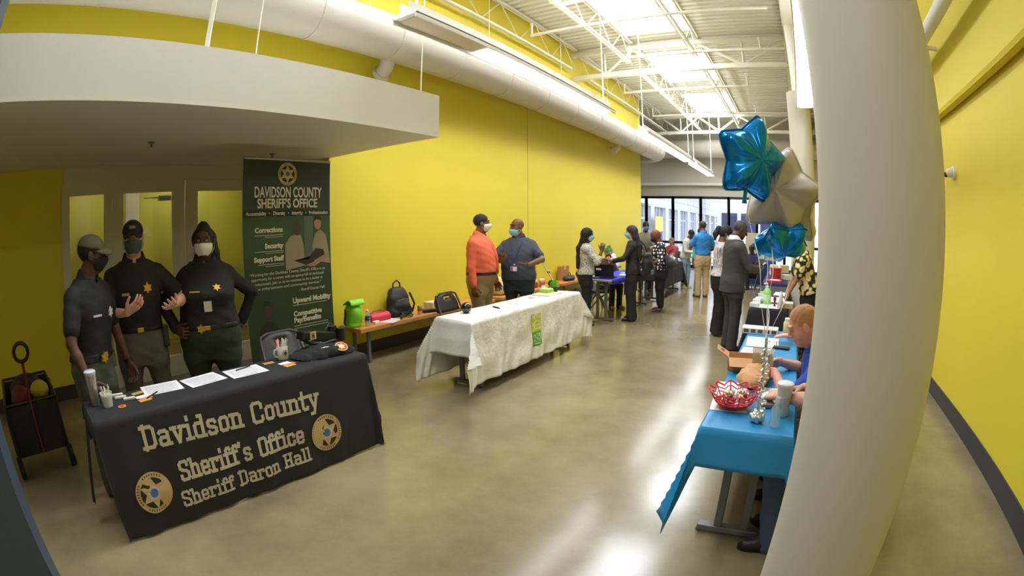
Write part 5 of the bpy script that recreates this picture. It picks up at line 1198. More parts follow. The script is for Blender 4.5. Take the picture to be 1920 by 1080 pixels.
b = MB(); b.box(-.1, .1, -.05, .05, 0, .1); o = b.build('tan_box', mat('tan card', (176, 146, 88), .7), None, (-3.12, 12.75, ZT), bevel=.003); tag(o, 'small tan box at the far end of the plain black table', 'box')
# ------------------------------------------------------------------ things on the blue plastic table
def bowl_red(x, y):
    t = thing('web_bowl', 'red spider web bowl of wrapped sweets on the blue table', 'bowl', (x, y, ZT))
    RB = mat('red plastic', (222, 52, 52), .35); N = 10
    def rim(a): return .128+.018*abs(math.cos(a*N/2))
    b = MB(); n = 60
    def pt(i, v):
        a = 2*PI*i/n; r_ = .055+(rim(a)-.055)*v**.8; return (r_*math.cos(a), r_*math.sin(a), .004+.085*v**1.3+.015*v*v*abs(math.cos(a*N/2)))
    b.add([pt(i, j/4*.5) for i in range(n) for j in range(5)], [(i*5+j, ((i+1) % n)*5+j, ((i+1) % n)*5+j+1, i*5+j+1) for i in range(n) for j in range(4)], True); b.add([(0, 0, .004)]+[pt(i, 0) for i in range(n)], [(0, 1+i, 1+(i+1) % n) for i in range(n)]); b.build('bowl', RB, t, thick=.004)
    b = MB()
    for k in range(N): b.tube([pt(k*n//N, .5+.1*q) for q in range(6)], .0035, 6)
    for v in (.66, .82, 1.0): b.tube([pt(i, v-.05*abs(math.sin(2*PI*i/n*N/2))) for i in range(n)], .003 if v < 1 else .005, 6, closed=True)
    b.build('web_rim', RB, t); return t
bowl_red(-.235, 2.50)
rnd = random.Random(5)
CAND = [mat('foil %d' % i, c, .3, metal=m_) for i, (c, m_) in enumerate((((206, 206, 210), .7), ((150, 30, 40), .2), ((220, 190, 90), .6), ((236, 232, 226), .0), ((60, 40, 34), .0), ((200, 130, 160), .2)))]
for i in range(46):
    a, q = rnd.random()*2*PI, .085*math.sqrt(rnd.random()); c_ = i % 6
    b = MB(); b.ball((0, 0, 0), (.016, .010, .009), 8); b.add([(.014, 0, 0), (.027, .009, .003), (.027, -.009, -.003)], [(0, 1, 2)]); b.add([(-.014, 0, 0), (-.027, .009, -.003), (-.027, -.009, .003)], [(0, 1, 2)])
    o = b.build('wrapped_sweet', CAND[c_], None, (-.235+q*math.cos(a), 2.50+q*math.sin(a), ZT+.03+.035*rnd.random()+.15*q*.3)); o.rotation_euler = (rnd.random()*.8, rnd.random()*.8, rnd.random()*6)
    tag(o, ['silver', 'dark red', 'gold', 'white', 'brown', 'pink'][c_]+' wrapped sweet lying in the red web bowl', 'sweet', 'sweets in the red bowl')
FOIL = mat('crumpled silver foil', (214, 216, 220), .22, metal=.9, bump=.6, bscale=60)
t = thing('balloon_weight', 'silver foil balloon weight with a glittering tinsel stem', 'balloon weight', (-.09, 2.335, ZT))
f = Field(.005); f.ell((0, 0, .03), (.042, .042, .032), .01); f.wave(lambda X, Y, Z: .004*np.sin(160*X+90*Y)+.003*np.sin(190*Z-120*Y)); f.half((0, 0, .002), (0, 0, -1)); f.mesh('foil_base', FOIL, t)
b = MB()
for i in range(130):
    z = .05+.36*i/130; a = i*2.4; r_ = .012+.03*rnd.random()*(1.2-z*1.5); w_ = .008
    p = Vector((.006*math.cos(a), .006*math.sin(a), z)); e = Vector((r_*math.cos(a), r_*math.sin(a), z+.025*(rnd.random()-.4))); s_ = Vector((-math.sin(a), math.cos(a), .4))*w_
    b.add([p, e-s_, e+s_], [(0, 1, 2)])
b.tube([(0, 0, .04), (0, 0, .42)], .007, 6); b.build('tinsel', FOIL, t)
t = thing('paper_cup', 'tall white paper cup with a lid beside the column', 'cup', (.035, 2.47, ZT)); b = MB(); b.lathe([(.031, 0), (.033, .002), (.043, .16)], n=28); b.build('cup', WHT, t); b = MB(); b.lathe([(.046, .158), (.046, .17), (.038, .176), (.001, .177)], n=28); b.build('lid', mat('white lid', (232, 232, 228), .4), t); b = MB(); b.lathe([(.0405, .085), (.0418, .105)], n=28); b.build('printed_mark', mat('grey cup print', (196, 198, 196), .5), t)
t = thing('clear_bottle', 'small clear gel bottle standing before the white paper cup', 'bottle', (.005, 2.31, ZT)); b = MB(); b.lathe([(.024, 0), (.026, .004), (.026, .09), (.012, .11), (.012, .125)], n=20); b.build('body', mat('clear gel', (200, 216, 224), .08, alpha=.4), t); b = MB(); b.lathe([(.014, .12), (.014, .145), (.001, .146)], n=14); b.build('cap', CLEAR, t)
KRAFT = mat('kraft paper', (196, 146, 98), .7, noise=.08)
t = thing('carton_box', 'open brown cardboard box with a red dot on its flap', 'box', (-.27, 3.27, ZT), math.radians(8)); b = MB(); b.box(-.11, .11, -.08, -.075, 0, .09); b.box(-.11, .11, .075, .08, 0, .09); b.box(-.11, -.105, -.08, .08, 0, .09); b.box(.105, .11, -.08, .08, 0, .09); b.box(-.11, .11, -.08, .08, 0, .005); b.build('body', KRAFT, t)
b = MB(); b.add([(-.11, -.08, .09), (-.11, .08, .09), (-.19, .07, .14), (-.19, -.07, .14)], [(0, 1, 2, 3)]); fl = b.build('flap', KRAFT, t, thick=.004); b = MB(); b.add([(-.11, -.08, .09), (.11, -.08, .09), (.10, -.16, .05), (-.10, -.16, .05)], [(0, 1, 2, 3)]); b.build('flap', KRAFT, t, thick=.004)
b = MB(); b.add([(-.153+.016*math.cos(a)*.8, .0+.016*math.sin(a), .1208-.016*math.cos(a)*.5+.003) for a in [2*PI*i/14 for i in range(14)]], [tuple(range(14))]); b.build('red_dot', REDM, fl)
f = Field(.008); f.ell((0, 0, .05), (.11, .16, .06), .03); f.ell((.02, .12, .06), (.09, .1, .055), .04); f.half((0, 0, .002), (0, 0, -1)); f.wave(lambda X, Y, Z: .010*abs(np.sin(22*X+31*Y))+.008*abs(np.sin(40*Z+25*X-18*Y))); o = f.mesh('paper_bag', KRAFT); o.location = (-.17, 2.92, ZT); tag(o, 'crumpled brown paper bag lying behind the red web bowl', 'paper bag')
t = thing('acrylic_holder', 'clear upright acrylic leaflet holder behind the tinsel stem', 'leaflet holder', (-.13, 3.08, ZT)); b = MB(); b.box(-.07, .07, -.004, 0, 0, .2); b.box(-.07, .07, .03, .034, 0, .12); b.box(-.07, .07, -.004, .034, 0, .004); b.build('holder', mat('tinted acrylic', (206, 196, 150), .1, alpha=.5), t); MB().box(-.06, .06, .004, .008, .006, .16).build('leaflet', mat('olive leaflet', (170, 160, 96), .6), t)
sheet(-.27, 2.68, 4, 'white sheet under the red web bowl on blue table', z=ZT, group='papers on the blue table', sx=.2, sy=.5); sheet(-.21, 3.72, -3, 'white sheet printed with drawings before the ginger haired man', z=ZT, group='papers on the blue table', sx=.26, sy=.34); sheet(-.19, 4.12, 2, 'white sheet under the far hand on blue table', z=ZT, group='papers on the blue table', sx=.28, sy=.36); sheet(-.02, 2.75, 8, 'white sheet between paper cup and tinsel stem', z=ZT, group='papers on the blue table', sx=.14, sy=.3)
t = thing('flat_carton', 'flat white carton with small dark pictures at the far end of blue table', 'carton', (-.24, 4.50, ZT)); MB().box(-.17, .17, -.08, .08, 0, .05).build('carton', WHT, t, bevel=.003); b = MB()
for k in range(5): b.box(-.15+.065*k, -.105+.065*k, -.0815, -.08, .012, .042)
b.build('pictures', mat('carton pictures', (110, 70, 76), .6), t)
b = MB(); b.box(-.035, .035, -.07, .07, 0, .012); o = b.build('phone', BLKP, None, (-.02, 3.95, ZT+.0016), math.radians(80), bevel=.003); tag(o, 'black phone lying between the ginger haired man hands', 'phone')
b = MB(); b.box(-.04, .04, -.06, .06, 0, .02); o = b.build('grey_case', mat('grey case', (120, 118, 120), .4), None, (-.06, 2.60, ZT+.0016), math.radians(20), bevel=.004); tag(o, 'small grey case lying behind the tinsel stem', 'case')
t = thing('cream_jar', 'cream jar with a pale lid at the far end of the blue table', 'jar', (.03, 4.56, ZT)); b = MB(); b.lathe([(.05, 0), (.055, .01), (.055, .1), (.04, .12)], n=20); b.build('body', mat('cream jar', (220, 206, 150), .4), t); b = MB(); b.lathe([(.045, .12), (.045, .14), (.001, .142)], n=20); b.build('lid', WHT, t)
# ------------------------------------------------------------------ balloons
def balloon(label, c, R, rz, tilt, m_, th=.085, roll=0, ribbon=None):
    """Five-pointed foil star, puffed up, with a crimped seam."""
    t = thing('star_balloon', label, 'balloon', c, 0, 'foil star balloons')
    n = 100
    def rad(a):
        k = (a-PI/2) % (2*PI/5); k = min(k, 2*PI/5-k); ri = .70
        # straight edge from a tip (1 at k=0) to a notch (ri at k=pi/5)
        x1, y1, x2, y2 = 1.0, 0.0, ri*math.cos(PI/5), ri*math.sin(PI/5); ca, sa = math.cos(k), math.sin(k)
        den = ca*(y2-y1)-sa*(x2-x1); r_ = (x1*(y2-y1)-y1*(x2-x1))/den
        return R*min(r_, .95)
    M = Matrix.Rotation(rz, 3, 'Z') @ Matrix.Rotation(tilt, 3, 'X') @ Matrix.Rotation(roll, 3, 'Y')
    ring = 14; vs = []; fs = []
    for s_ in (1, -1):
        o = len(vs)
        for j in range(ring+1):
            q = j/ring
            for i in range(n):
                a = 2*PI*i/n; r_ = rad(a)*(1-.0*q); k = (a-PI/2) % (2*PI/5); k = abs(min(k, 2*PI/5-k))
                valley = .78+.22*math.cos(k*5)                       # ridges out to the tips
                d = th*s_*math.sqrt(max(0, 1-q**2.2))*(1-(1-valley)*.9*q)+.0035*s_*math.sin(16*a+3*s_)*q*(1-q)*4*.8
                pinch = 1-.10*q*(1-abs(math.cos(2.5*(a-PI/2))))*.5
                vs.append(M @ Vector((r_*q*pinch*math.cos(a), d, r_*q*pinch*math.sin(a))))
        for j in range(ring):
            for i in range(n): fs.append((o+j*n+i, o+j*n+(i+1) % n, o+(j+1)*n+(i+1) % n, o+(j+1)*n+i))
    b = MB(); b.add(vs, fs, True); b.build('foil_star', m_, t)
    b = MB(); b.add([M @ Vector((rad(2*PI*i/n)*s_*(1-.10*(1-abs(math.cos(2.5*(2*PI*i/n-PI/2))))*.5)*math.cos(2*PI*i/n), 0, rad(2*PI*i/n)*s_*(1-.10*(1-abs(math.cos(2.5*(2*PI*i/n-PI/2))))*.5)*math.sin(2*PI*i/n))) for s_ in (.99, 1.04) for i in range(n)], [(i, (i+1) % n, n+(i+1) % n, n+i) for i in range(n)], True); b.build('seam', m_, t, thick=.0015)
    p0 = M @ Vector((0, 0, -R*.62)); 
    b = MB(); b.tube([p0+M @ Vector((0, 0, .05)), p0, p0+M @ Vector((.004, 0, -.06)), p0+M @ Vector((.01, 0, -.085))], [.022, .012, .010, .016], 8); b.build('neck', m_, t)
    if ribbon:
        top = Vector(c)+p0+Vector((0, 0, -.06)); e = Vector(ribbon); L_ = (e-top).length; b = MB(); k = 40; vs = []
        for i in range(k+1):
            u = i/k; p = top.lerp(e, u)+Vector((.012*math.sin(9*u+R*40), .008*math.cos(7*u), 0))*math.sin(PI*u)-Vector(c); a = 5*u+R*30
            s_ = Vector((math.cos(a), math.sin(a), 0))*.0028; vs += [p-s_, p+s_]
        b.add(vs, [(2*i, 2*i+1, 2*i+3, 2*i+2) for i in range(k)], True); b.build('ribbon', mat('white ribbon', (222, 222, 214), .4), t, thick=.0006)
    return t
TEAL = mat('teal foil', (4, 142, 232), .15, metal=.7, spec=.8); PEARL = mat('pearl foil', (196, 188, 176), .42, metal=.1)
WZ = (-.09, 2.34, ZT+.4)
balloon('big teal foil star balloon highest in the bunch', (-.215, 2.68, 2.03), .25, .75, .12, TEAL, .10, roll=.18, ribbon=(-.085, 2.34, ZT+.38))
balloon('pearly white foil star balloon just behind the teal star', (-.065, 2.86, 1.87), .27, -.25, -.1, PEARL, .10, roll=.25, ribbon=(-.092, 2.34, ZT+.40))
balloon('pearly white foil star balloon mostly hidden, nearest the column', (.035, 3.1, 1.76), .22, -1.0, .1, PEARL, .09, roll=-.2, ribbon=(-.095, 2.345, ZT+.36))
balloon('teal foil star balloon hanging lowest in the bunch, tilted', (-.05, 2.85, 1.60), .185, .35, 1.05, TEAL, .09, roll=0.6, ribbon=(-.088, 2.335, ZT+.39))
# ------------------------------------------------------------------ things on the far tables of the column row
sheet(-.26, 6.15, 0, 'white sheet at the near edge of dark navy table', z=ZT+.001, group='papers on the dark navy table', sx=.3, sy=.36); sheet(-.24, 6.75, 3, 'white grid sheet in the middle of dark navy table', z=ZT+.001, group='papers on the dark navy table', sx=.38, sy=.5); sheet(-.1, 7.4, -4, 'white sheet under the hand of floral shirt person', z=ZT+.001, group='papers on the dark navy table', sx=.24, sy=.4)
for i, (y, lab) in enumerate(((6.05, 'nearest'), (6.3, 'second'), (6.55, 'third'), (6.85, 'fourth'), (7.15, 'farthest'))):
    b = MB(); b.box(-.05, .05, -.06, .06, 0, .045+.01*(i % 2)); o = b.build('leaflet_stack', PAPER, None, (-.42+.012*i, y, ZT), .1*(i-2), bevel=.002); tag(o, 'white leaflet stack along the aisle edge of navy table, '+lab+' one', 'leaflets', 'leaflet stacks')
t = thing('sanitizer_bottle', 'green hand gel pump bottle standing among white leaflets', 'bottle', (-.28, 6.30, ZT)); b = MB(); b.lathe([(.05, 0), (.055, .008), (.055, .16), (.03, .19), (.02, .2)], n=22); b.build('body', mat('green gel', (140, 214, 120), .2, trans=.0), t); b = MB(); b.lathe([(.018, .2), (.018, .225), (.008, .228), (.008, .26)], n=12); b.tube([(0, 0, .26), (-.05, 0, .25)], .009, 8); b.build('pump', WHT, t); b = MB(); b.lathe([(.0556, .05), (.0556, .12)], n=22); b.build('label', mat('pale green label', (196, 232, 180), .5), t)
t = thing('tan_box', 'low tan box at the column side of dark navy table', 'box', (-.03, 6.12, ZT)); MB().box(-.1, .1, -.1, .1, 0, .06).build('box', mat('tan box', (206, 180, 130), .6), t, bevel=.003); MB().box(-.1, .1, -.1, .1, .06, .064).build('lid', mat('grey lid', (186, 186, 176), .6), t)
t = thing('small_ornament', 'small dark red ornament beside the green gel bottle', 'ornament', (-.17, 6.16, ZT)); b = MB(); b.lathe([(.02, 0), (.012, .02), (.012, .06), (.02, .07), (.018, .11), (.001, .12)], n=14); b.build('body', mat('wine red', (110, 26, 44), .4), t)
t = thing('tinsel_weight', 'white tinsel weight standing beside the tan box', 'balloon weight', (-.09, 5.98, ZT)); f = Field(.008); f.ell((0, 0, .1), (.03, .03, .11), .01); f.wave(lambda X, Y, Z: .006*np.sin(140*X+90*Z)); f.half((0, 0, .002), (0, 0, -1)); f.mesh('tinsel', mat('white tinsel', (226, 230, 232), .4), t)
t = thing('red_bin', 'small red bin on the navy table by floral shirt', 'bin', (-.27, 9.6, ZT)); b = MB(); b.lathe([(.085, 0), (.115, .2), (.12, .205), (.112, .2), (.082, .01)], n=24); b.build('bin', mat('red bin plastic', (220, 66, 56), .4), t); b = MB(); b.lathe([(.118, .2), (.126, .205), (.126, .215), (.118, .215)], n=24); b.build('rim', mat('red bin plastic', (220, 66, 56)), t)
b = MB(); b.box(-.14, .14, -.12, .12, 0, .03); o = b.build('red_folder', mat('red folder', (216, 50, 60), .5), None, (-.28, 9.1, ZT), bevel=.004); tag(o, 'red folder with white papers before the red bin', 'folder'); MB().box(-.08, .1, -.06, .1, .03, .036).build('papers', PAPER, o)
for i, (x, y, c_, lab) in enumerate(((-.35, 10.6, (236, 232, 226), 'white carton behind the red bin'), (-.12, 10.7, (222, 200, 160), 'tan carton behind the red bin'), (-.05, 9.7, (230, 228, 224), 'low white box beside the red bin'), (-.08, 10.0, (36, 36, 40), 'black box beside the red bin'))):
    b = MB(); b.box(-.09, .09, -.1, .1, 0, .2 if i < 2 else .09); o = b.build('carton', mat('carton colour %d' % i, c_, .6), None, (x, y, ZT), .2*i, bevel=.004); tag(o, lab, 'carton')
# display board with a stop sign on the far blue table
t = thing('display_board', 'white folding display board behind the suited man, far table', 'display board', (-1.32, 15.25, ZT)); b = MB(); b.add([(-.1, -.1, 0), (-.1, -.1, .8), (.25, .12, 0), (.25, .12, .8), (.75, .12, 0), (.75, .12, .8), (1.0, -.1, 0), (1.0, -.1, .8)], [(0, 2, 3, 1), (2, 4, 5, 3), (4, 6, 7, 5)]); b.build('board', WHT, t, thick=.01)
for i, (x, z, w_, h, c_) in enumerate(((.27, .5, .2, .1, (150, 180, 214)), (.27, .38, .16, .06, (196, 120, 100)), (.27, .1, .12, .2, (150, 206, 160)), (.5, .06, .06, .22, (120, 200, 170)), (.6, .1, .1, .18, (226, 210, 130)), (.28, .64, .3, .06, (190, 60, 70)))):
    MB().box(x, x+w_, .10, .108, z, z+h).build('picture', mat('board picture %d' % i, c_, .6), t)
t = thing('stop_sign', 'small red octagonal STOP sign held up at the far display table', 'sign', (-.80, 15.05, ZT)); b = MB(); p = [(.17*math.cos(PI/8+PI/4*i), .17*math.sin(PI/8+PI/4*i)) for i in range(8)]; b.prism(p, -.01, .01, lambda a, c, d: (a, d, .52+c)); f_b = b.build('face', mat('sign red', (206, 40, 50), .5), t)
b = MB(); p2 = [(x*.93, y*.93) for x, y in p]; b.add([(x, -.0115, .52+y) for x, y in p]+[(x, -.0115, .52+y) for x, y in p2], [(i, (i+1) % 8, 8+(i+1) % 8, 8+i) for i in range(8)]); lettering(b, 'STOP', .15, lambda a, c, d: (a, -.0115-d*.3, .52+c), .25, .004); b.build('border_and_word', PAPER, f_b); b = MB(); b.tube([(0, .015, 0), (0, .015, .5)], .014, 8); b.lathe([(.07, 0), (.07, .012)], n=18); b.build('post', GREYMET, t)
t = thing('blue_jug', 'pale blue plastic jug on floor beside the far blue table', 'jug', (-.2, 14.3, 0)); b = MB(); b.lathe([(.1, 0), (.13, .02), (.13, .3), (.06, .42), (.06, .48)], n=22); b.build('body', mat('pale blue plastic', (120, 170, 226), .3), t); b = MB(); b.lathe([(.065, .46), (.065, .5), (.001, .5)], n=18); b.build('cap', WHT, t)

# ------------------------------------------------------------------ people
def cloth(name, col, rough=.8, **k): return mat(name, col, rough, noise=k.pop('noise', .08), scale=k.pop('scale', 6), bump=k.pop('bump', .15), bscale=k.pop('bscale', 60), **k)
def pattern(name, kind, base, cols, scale):
    if name in MATS: return MATS[name]
    m = mat(name, base, .75); nt = m.node_tree; L = nt.links; b = nt.nodes['Principled BSDF']; tc = nt.nodes.new('ShaderNodeTexCoord'); out = tc.outputs['Object']
    def ramp(src, stops):
        r = nt.nodes.new('ShaderNodeValToRGB'); r.color_ramp.interpolation = 'CONSTANT'; e = r.color_ramp.elements
        e[0].position, e[0].color = stops[0][0], rgb(*stops[0][1]); e[1].position, e[1].color = stops[1][0], rgb(*stops[1][1])
        for p, c in stops[2:]: q = e.new(p); q.color = rgb(*c)
        L.new(src, r.inputs[0]); return r.outputs[0]
    if kind == 'dots':
        v = nt.nodes.new('ShaderNodeTexVoronoi'); v.inputs['Scale'].default_value = scale; v.inputs['Randomness'].default_value = .55; L.new(out, v.inputs['Vector'])
        L.new(ramp(v.outputs['Distance'], [(0, cols[0]), (.36, base)]), b.inputs['Base Color'])
    elif kind == 'floral':
        v = nt.nodes.new('ShaderNodeTexVoronoi'); v.inputs['Scale'].default_value = scale; L.new(out, v.inputs['Vector'])
        c1 = ramp(v.outputs['Distance'], [(0, cols[1]), (.16, cols[0]), (.42, cols[2]), (.52, base)])
        L.new(c1, b.inputs['Base Color'])
    elif kind == 'squiggle':
        n = nt.nodes.new('ShaderNodeTexNoise'); n.inputs['Scale'].default_value = scale; n.inputs['Detail'].default_value = 1.5; n.inputs['Distortion'].default_value = 1.5; L.new(out, n.inputs['Vector'])
        L.new(ramp(n.outputs[0], [(0, base), (.40, cols[0]), (.48, base), (.56, cols[0]), (.63, base)]), b.inputs['Base Color'])
    else:
        mp = nt.nodes.new('ShaderNodeMapping'); mp.inputs['Scale'].default_value = (1, 1, .12); L.new(out, mp.inputs[0])
        n = nt.nodes.new('ShaderNodeTexNoise'); n.inputs['Scale'].default_value = scale; n.inputs['Detail'].default_value = 2; L.new(mp.outputs[0], n.inputs['Vector'])
        L.new(ramp(n.outputs[0], [(0, cols[0]), (.40, base), (.48, cols[1]), (.55, base), (.60, cols[2])]), b.inputs['Base Color'])
    return m
UB = cloth('black uniform polo', (24, 24, 26)); UG = cloth('grey green uniform', (76, 84, 66)); UK = cloth('brown grey trousers', (92, 84, 74)); DG = cloth('dark green uniform', (52, 60, 46))
GOLD = mat('gold badge', (206, 156, 60), .35, metal=.6); SILV = mat('silver print', (200, 198, 190), .5); NAMEP = mat('gold thread', (190, 150, 70), .6)
BK = cloth('plain black trousers', (22, 22, 24)); BELT = mat('black belt', (24, 22, 22), .4)
OFF = 'officers behind the black table'
I = person('person in olive cap and black polo behind the black table, looking towards the others', (-3.47, .385), -48, H=1.72, build=1.05, skin_='dark', res=.006, lean=.10, head=(math.radians(36), .06, 0),
    arms=dict(R=dict(hand=(.30, .20, -.02), hint=(.6, -.7, 0), dir=(-.2, .5, -.8), palm=(-1, 0, 0), curl=.75), L=dict(hand=(-.30, .18, -.16), hint=(-.6, -.6, 0), dir=(.1, .35, -.9), palm=(1, .2, 0), curl=.5)),
    top=dict(mat=cloth('charcoal polo', (24, 24, 25)), sleeve='short', collar=True, hem=.03), bottom=dict(mat=UG, belt=BELT), hair=dict(kind='short', col=(26, 22, 20)), mask=dict(col=(24, 24, 26), loop=(30, 30, 30)),
    hat=dict(mat=cloth('olive cap', (92, 86, 62))), group=OFF, legs=dict(spread=.14))
patch(I, -.08, .335, star_poly(6, .036, .020), SILV, 'chest_star'); patch(I, .08, .335, rect(.075, .012), SILV, 'name_strip'); patch(I, .03, .055, star_poly(6, .04, .024), GOLD, 'belt_badge', .012, .012)
b = MB(); E_, W = I['arms'][-1][:2]; dv = Vector(unit(W-E_)); b.tube([Vector(W)-dv*.035, Vector(W)-dv*.01], .033, 18); b.build('wristwatch', BELT, I['body'])
I = person('person in black cap and grey face cover gesturing with both palms up', (-3.78, .86), -100, H=1.80, build=1.12, skin_='light', res=.006, head=(math.radians(-4), .03, 0),
    arms=dict(R=dict(hand=(.10, .33, .23), hint=(.9, -.4, -.5), dir=(-.75, .35, .45), palm=(-.1, -.5, .8), curl=.3), L=dict(hand=(-.25, .33, .245), hint=(-.9, -.4, -.5), dir=(.25, .75, .1), palm=(.5, -.1, .8), curl=.25, spread=.5)),
    top=dict(mat=UB, sleeve='short', collar=True, hem=.06), bottom=dict(mat=UK, belt=BELT, waist=.1), hair=dict(kind='short', col=(40, 30, 26)), mask=dict(col=(74, 88, 88), loop=(80, 90, 90)),
    hat=dict(mat=cloth('black cap', (26, 26, 28)), badge=mat('cap badge', (120, 96, 50), .5)), group=OFF, legs=dict(spread=.15))
patch(I, -.085, .36, star_poly(6, .042, .022), GOLD, 'chest_star'); patch(I, .09, .33, rect(.06, .018), NAMEP, 'name_strip')
b = MB(); b.obox(I['tp'](-.2, .06, .0), (.05, .07, .16)); b.build('holster', BELT, I['body'], bevel=.01)
I = person('woman in black jacket and white mask beside the green banner', (-3.66, 1.44), -116, H=1.735, build=1.32, belly=.06, skin_='dark', res=.006, female=True, bust=.035, head=(math.radians(-2), .05, 0),
    arms=dict(R=dict(hand=(.27, .13, .07), hint=(1, -.2, -.3), dir=(-.6, .6, -.2), palm=(-.6, -.5, 0), curl=.8), L=dict(hand=(-.27, -.10, .05), hint=(-1, -.3, 0), dir=(.3, -.2, -.9), palm=(1, 0, 0), curl=.5)),
    top=dict(mat=cloth('black pullover', (24, 24, 26)), sleeve='long', collar=True, hem=.06, fold=.006), bottom=dict(mat=DG, belt=BELT, waist=.1, wide=1.1), hair=dict(kind='long', col=(20, 18, 18), long=.34, back=.0, side=-.06, bun=(-.03, .115), t=.006, line=.062, open=(.10, .10, .11)), mask=dict(col=(228, 222, 208)), group=OFF, legs=dict(spread=.15))
patch(I, -.10, .365, star_poly(6, .036, .018), GOLD, 'chest_star'); patch(I, .075, .345, rect(.085, .010), NAMEP, 'name_strip'); patch(I, -.02, .235, rect(.062, .085), mat('id card', (226, 220, 196), .4), 'id_badge', .003, .006); patch(I, -.01, .315, [(.014*math.cos(a), .014*math.sin(a)) for a in [PI/6*i for i in range(12)]], BELT, 'badge_reel', .008, .008); patch(I, .05, .075, star_poly(6, .036, .022), GOLD, 'belt_badge', .012, .016)
# two men talking at the white table
I = person('man in orange long sleeved shirt and white mask standing by the yellow wall', (-3.93, 5.38), -78, H=1.80, build=1.18, belly=.07, skin_='brown', res=.0065, head=(math.radians(28), .0, 0),
    arms=dict(R=dict(hand=(.30, .04, -.16), hint=(.5, -.8, 0), curl=.5), L=dict(hand=(-.29, .10, -.10), curl=.5)),
    top=dict(mat=cloth('orange cotton', (232, 108, 76), bump=.08), sleeve='long', collar=True, hem=.082, fold=.005, placket=cloth('orange placket', (216, 88, 54)), off=.02), bottom=dict(mat=cloth('khaki trousers', (164, 140, 104)), belt=mat('brown belt', (58, 34, 26), .4), waist=.088, wide=1.15), hair=dict(kind='short', col=(24, 20, 18), t=.004, line=.055, low=-.012), mask=dict(col=(232, 228, 220)), group='two men at the white table', shoes=((40, 28, 22), (20, 16, 14)))
I = person('bald man in slate polo with a blue lanyard and mask pulled low', (-3.66, 5.92), -163, H=1.745, build=1.22, belly=.06, skin_='brown', res=.0065, head=(math.radians(-44), .02, 0),
    arms=dict(R=dict(hand=(.17, .30, .235), hint=(1, -.3, -.4), dir=(-.5, .6, .55), palm=(-.2, -.2, 1), curl=.5), L=dict(hand=(-.22, .33, .20), hint=(-1, -.3, -.4), dir=(.65, .7, .1), palm=(.1, -.1, 1), curl=.15)),
    top=dict(mat=cloth('slate polo', (66, 72, 88)), sleeve='short', collar=cloth('navy collar', (34, 46, 92)), hem=-.03, fold=.005, off=.02), bottom=dict(mat=cloth('dark slate trousers', (44, 56, 62))), hair=dict(kind='none', col=(40, 30, 26)), mask=dict(col=(142, 200, 216), drop=-.025), group='two men at the white table')
LAN = mat('blue lanyard', (36, 58, 150), .6); b = MB()
for q in (-1, 1):
    pts = [I['tp'](q*.075, -.01, .53)]+[chest(I, q*.075*(1-v), .48-.26*v, .006) for v in [i/8 for i in range(9)]]
    for p, q2 in zip(pts, pts[1:]): b.tube([p, q2], .006, 5)
b.build('lanyard', LAN, I['body']); patch(I, .0, .19, [(.012*math.cos(a), .012*math.sin(a)) for a in [PI/6*i for i in range(12)]], SILV, 'lanyard_clip', .006, .008); pb = patch(I, .01, .13, rect(.085, .06), PAPER, 'id_badge', .003, .006); patch(I, .035, .13, rect(.02, .055), mat('badge red', (150, 40, 54), .5), 'badge_stripe', .006, .006)
# group around the laptop table
GL = 'people around the laptop table'
I = person('woman with long black braids and white patterned blouse raising a finger', (-3.32, 7.48), -58, H=1.60, build=1.02, skin_='dark', female=True, bust=.02, res=.007, head=(math.radians(-6), .02, 0),
    arms=dict(R=dict(hand=(.10, .27, .42), hint=(.5, -.3, -.9), dir=(0, .15, 1), palm=(-1, .2, 0), curl=.45), L=dict(hand=(-.26, .04, .10), hint=(-1, -.5, 0), curl=.4)),
    top=dict(mat=pattern('black squiggle blouse', 'squiggle', (226, 222, 212), [(38, 36, 38)], 34), sleeve='rolled', hem=.0, fold=.006, off=.03, soff=.03), bottom=dict(mat=BK, wide=1.05), hair=dict(kind='long', col=(16, 14, 15), long=.44, back=.05, t=.014), mask=dict(col=(160, 204, 214)), group=GL)
I = person('seated woman with green topknot and maroon mask behind the laptop', (-3.74, 9.42), -125, H=1.62, skin_='light', female=True, res=.007, lean=.12, seated=True, head=(math.radians(-8), .22, 0), legs=dict(R=((.1, .42, .5), (.1, .40, .085)), L=((-.1, .42, .5), (-.1, .40, .085))),
    arms=dict(R=dict(hand=(.10, .36, .24), dir=(-.4, .9, 0), palm=(0, 0, -1)), L=dict(hand=(-.12, .36, .24), dir=(.4, .9, 0), palm=(0, 0, -1))),
    top=dict(mat=cloth('brown knit top', (74, 50, 48)), sleeve='rolled', hem=.0, vneck=.36), bottom=dict(mat=cloth('dark jeans', (40, 40, 50))), hair=dict(kind='cap', col=(70, 130, 70), bun=(-.02, .13)), mask=dict(col=(70, 30, 40), loop=(60, 40, 46)), group=GL, shoes=((150, 120, 90),))
I = person('woman in black trouser suit with long dark hair holding papers', (-2.76, 8.22), 100, H=1.65, build=1.0, skin_='light', female=True, res=.007, head=(math.radians(4), .05, 0),
    arms=dict(R=dict(hand=(.12, .34, .17), hint=(1, -.6, -.4), dir=(-.3, .9, .1), palm=(-.5, 0, .7), curl=.6), L=dict(hand=(-.14, .34, .17), hint=(-1, -.6, -.4), dir=(.3, .9, .1), palm=(.5, 0, .7), curl=.6)),
    top=dict(mat=cloth('black suit jacket', (32, 32, 36)), sleeve='long', hem=-.06, off=.024, fold=.004), bottom=dict(mat=cloth('black suit trousers', (28, 28, 31)), wide=1.12, hem=1.25), hair=dict(kind='long', col=(42, 34, 36), long=.36, back=.03, t=.012), mask=dict(col=(140, 196, 222)), group=GL, shoes=((16, 16, 18), (12, 12, 12)))
SHEETW = mat('held white paper', (238, 238, 236), .7)
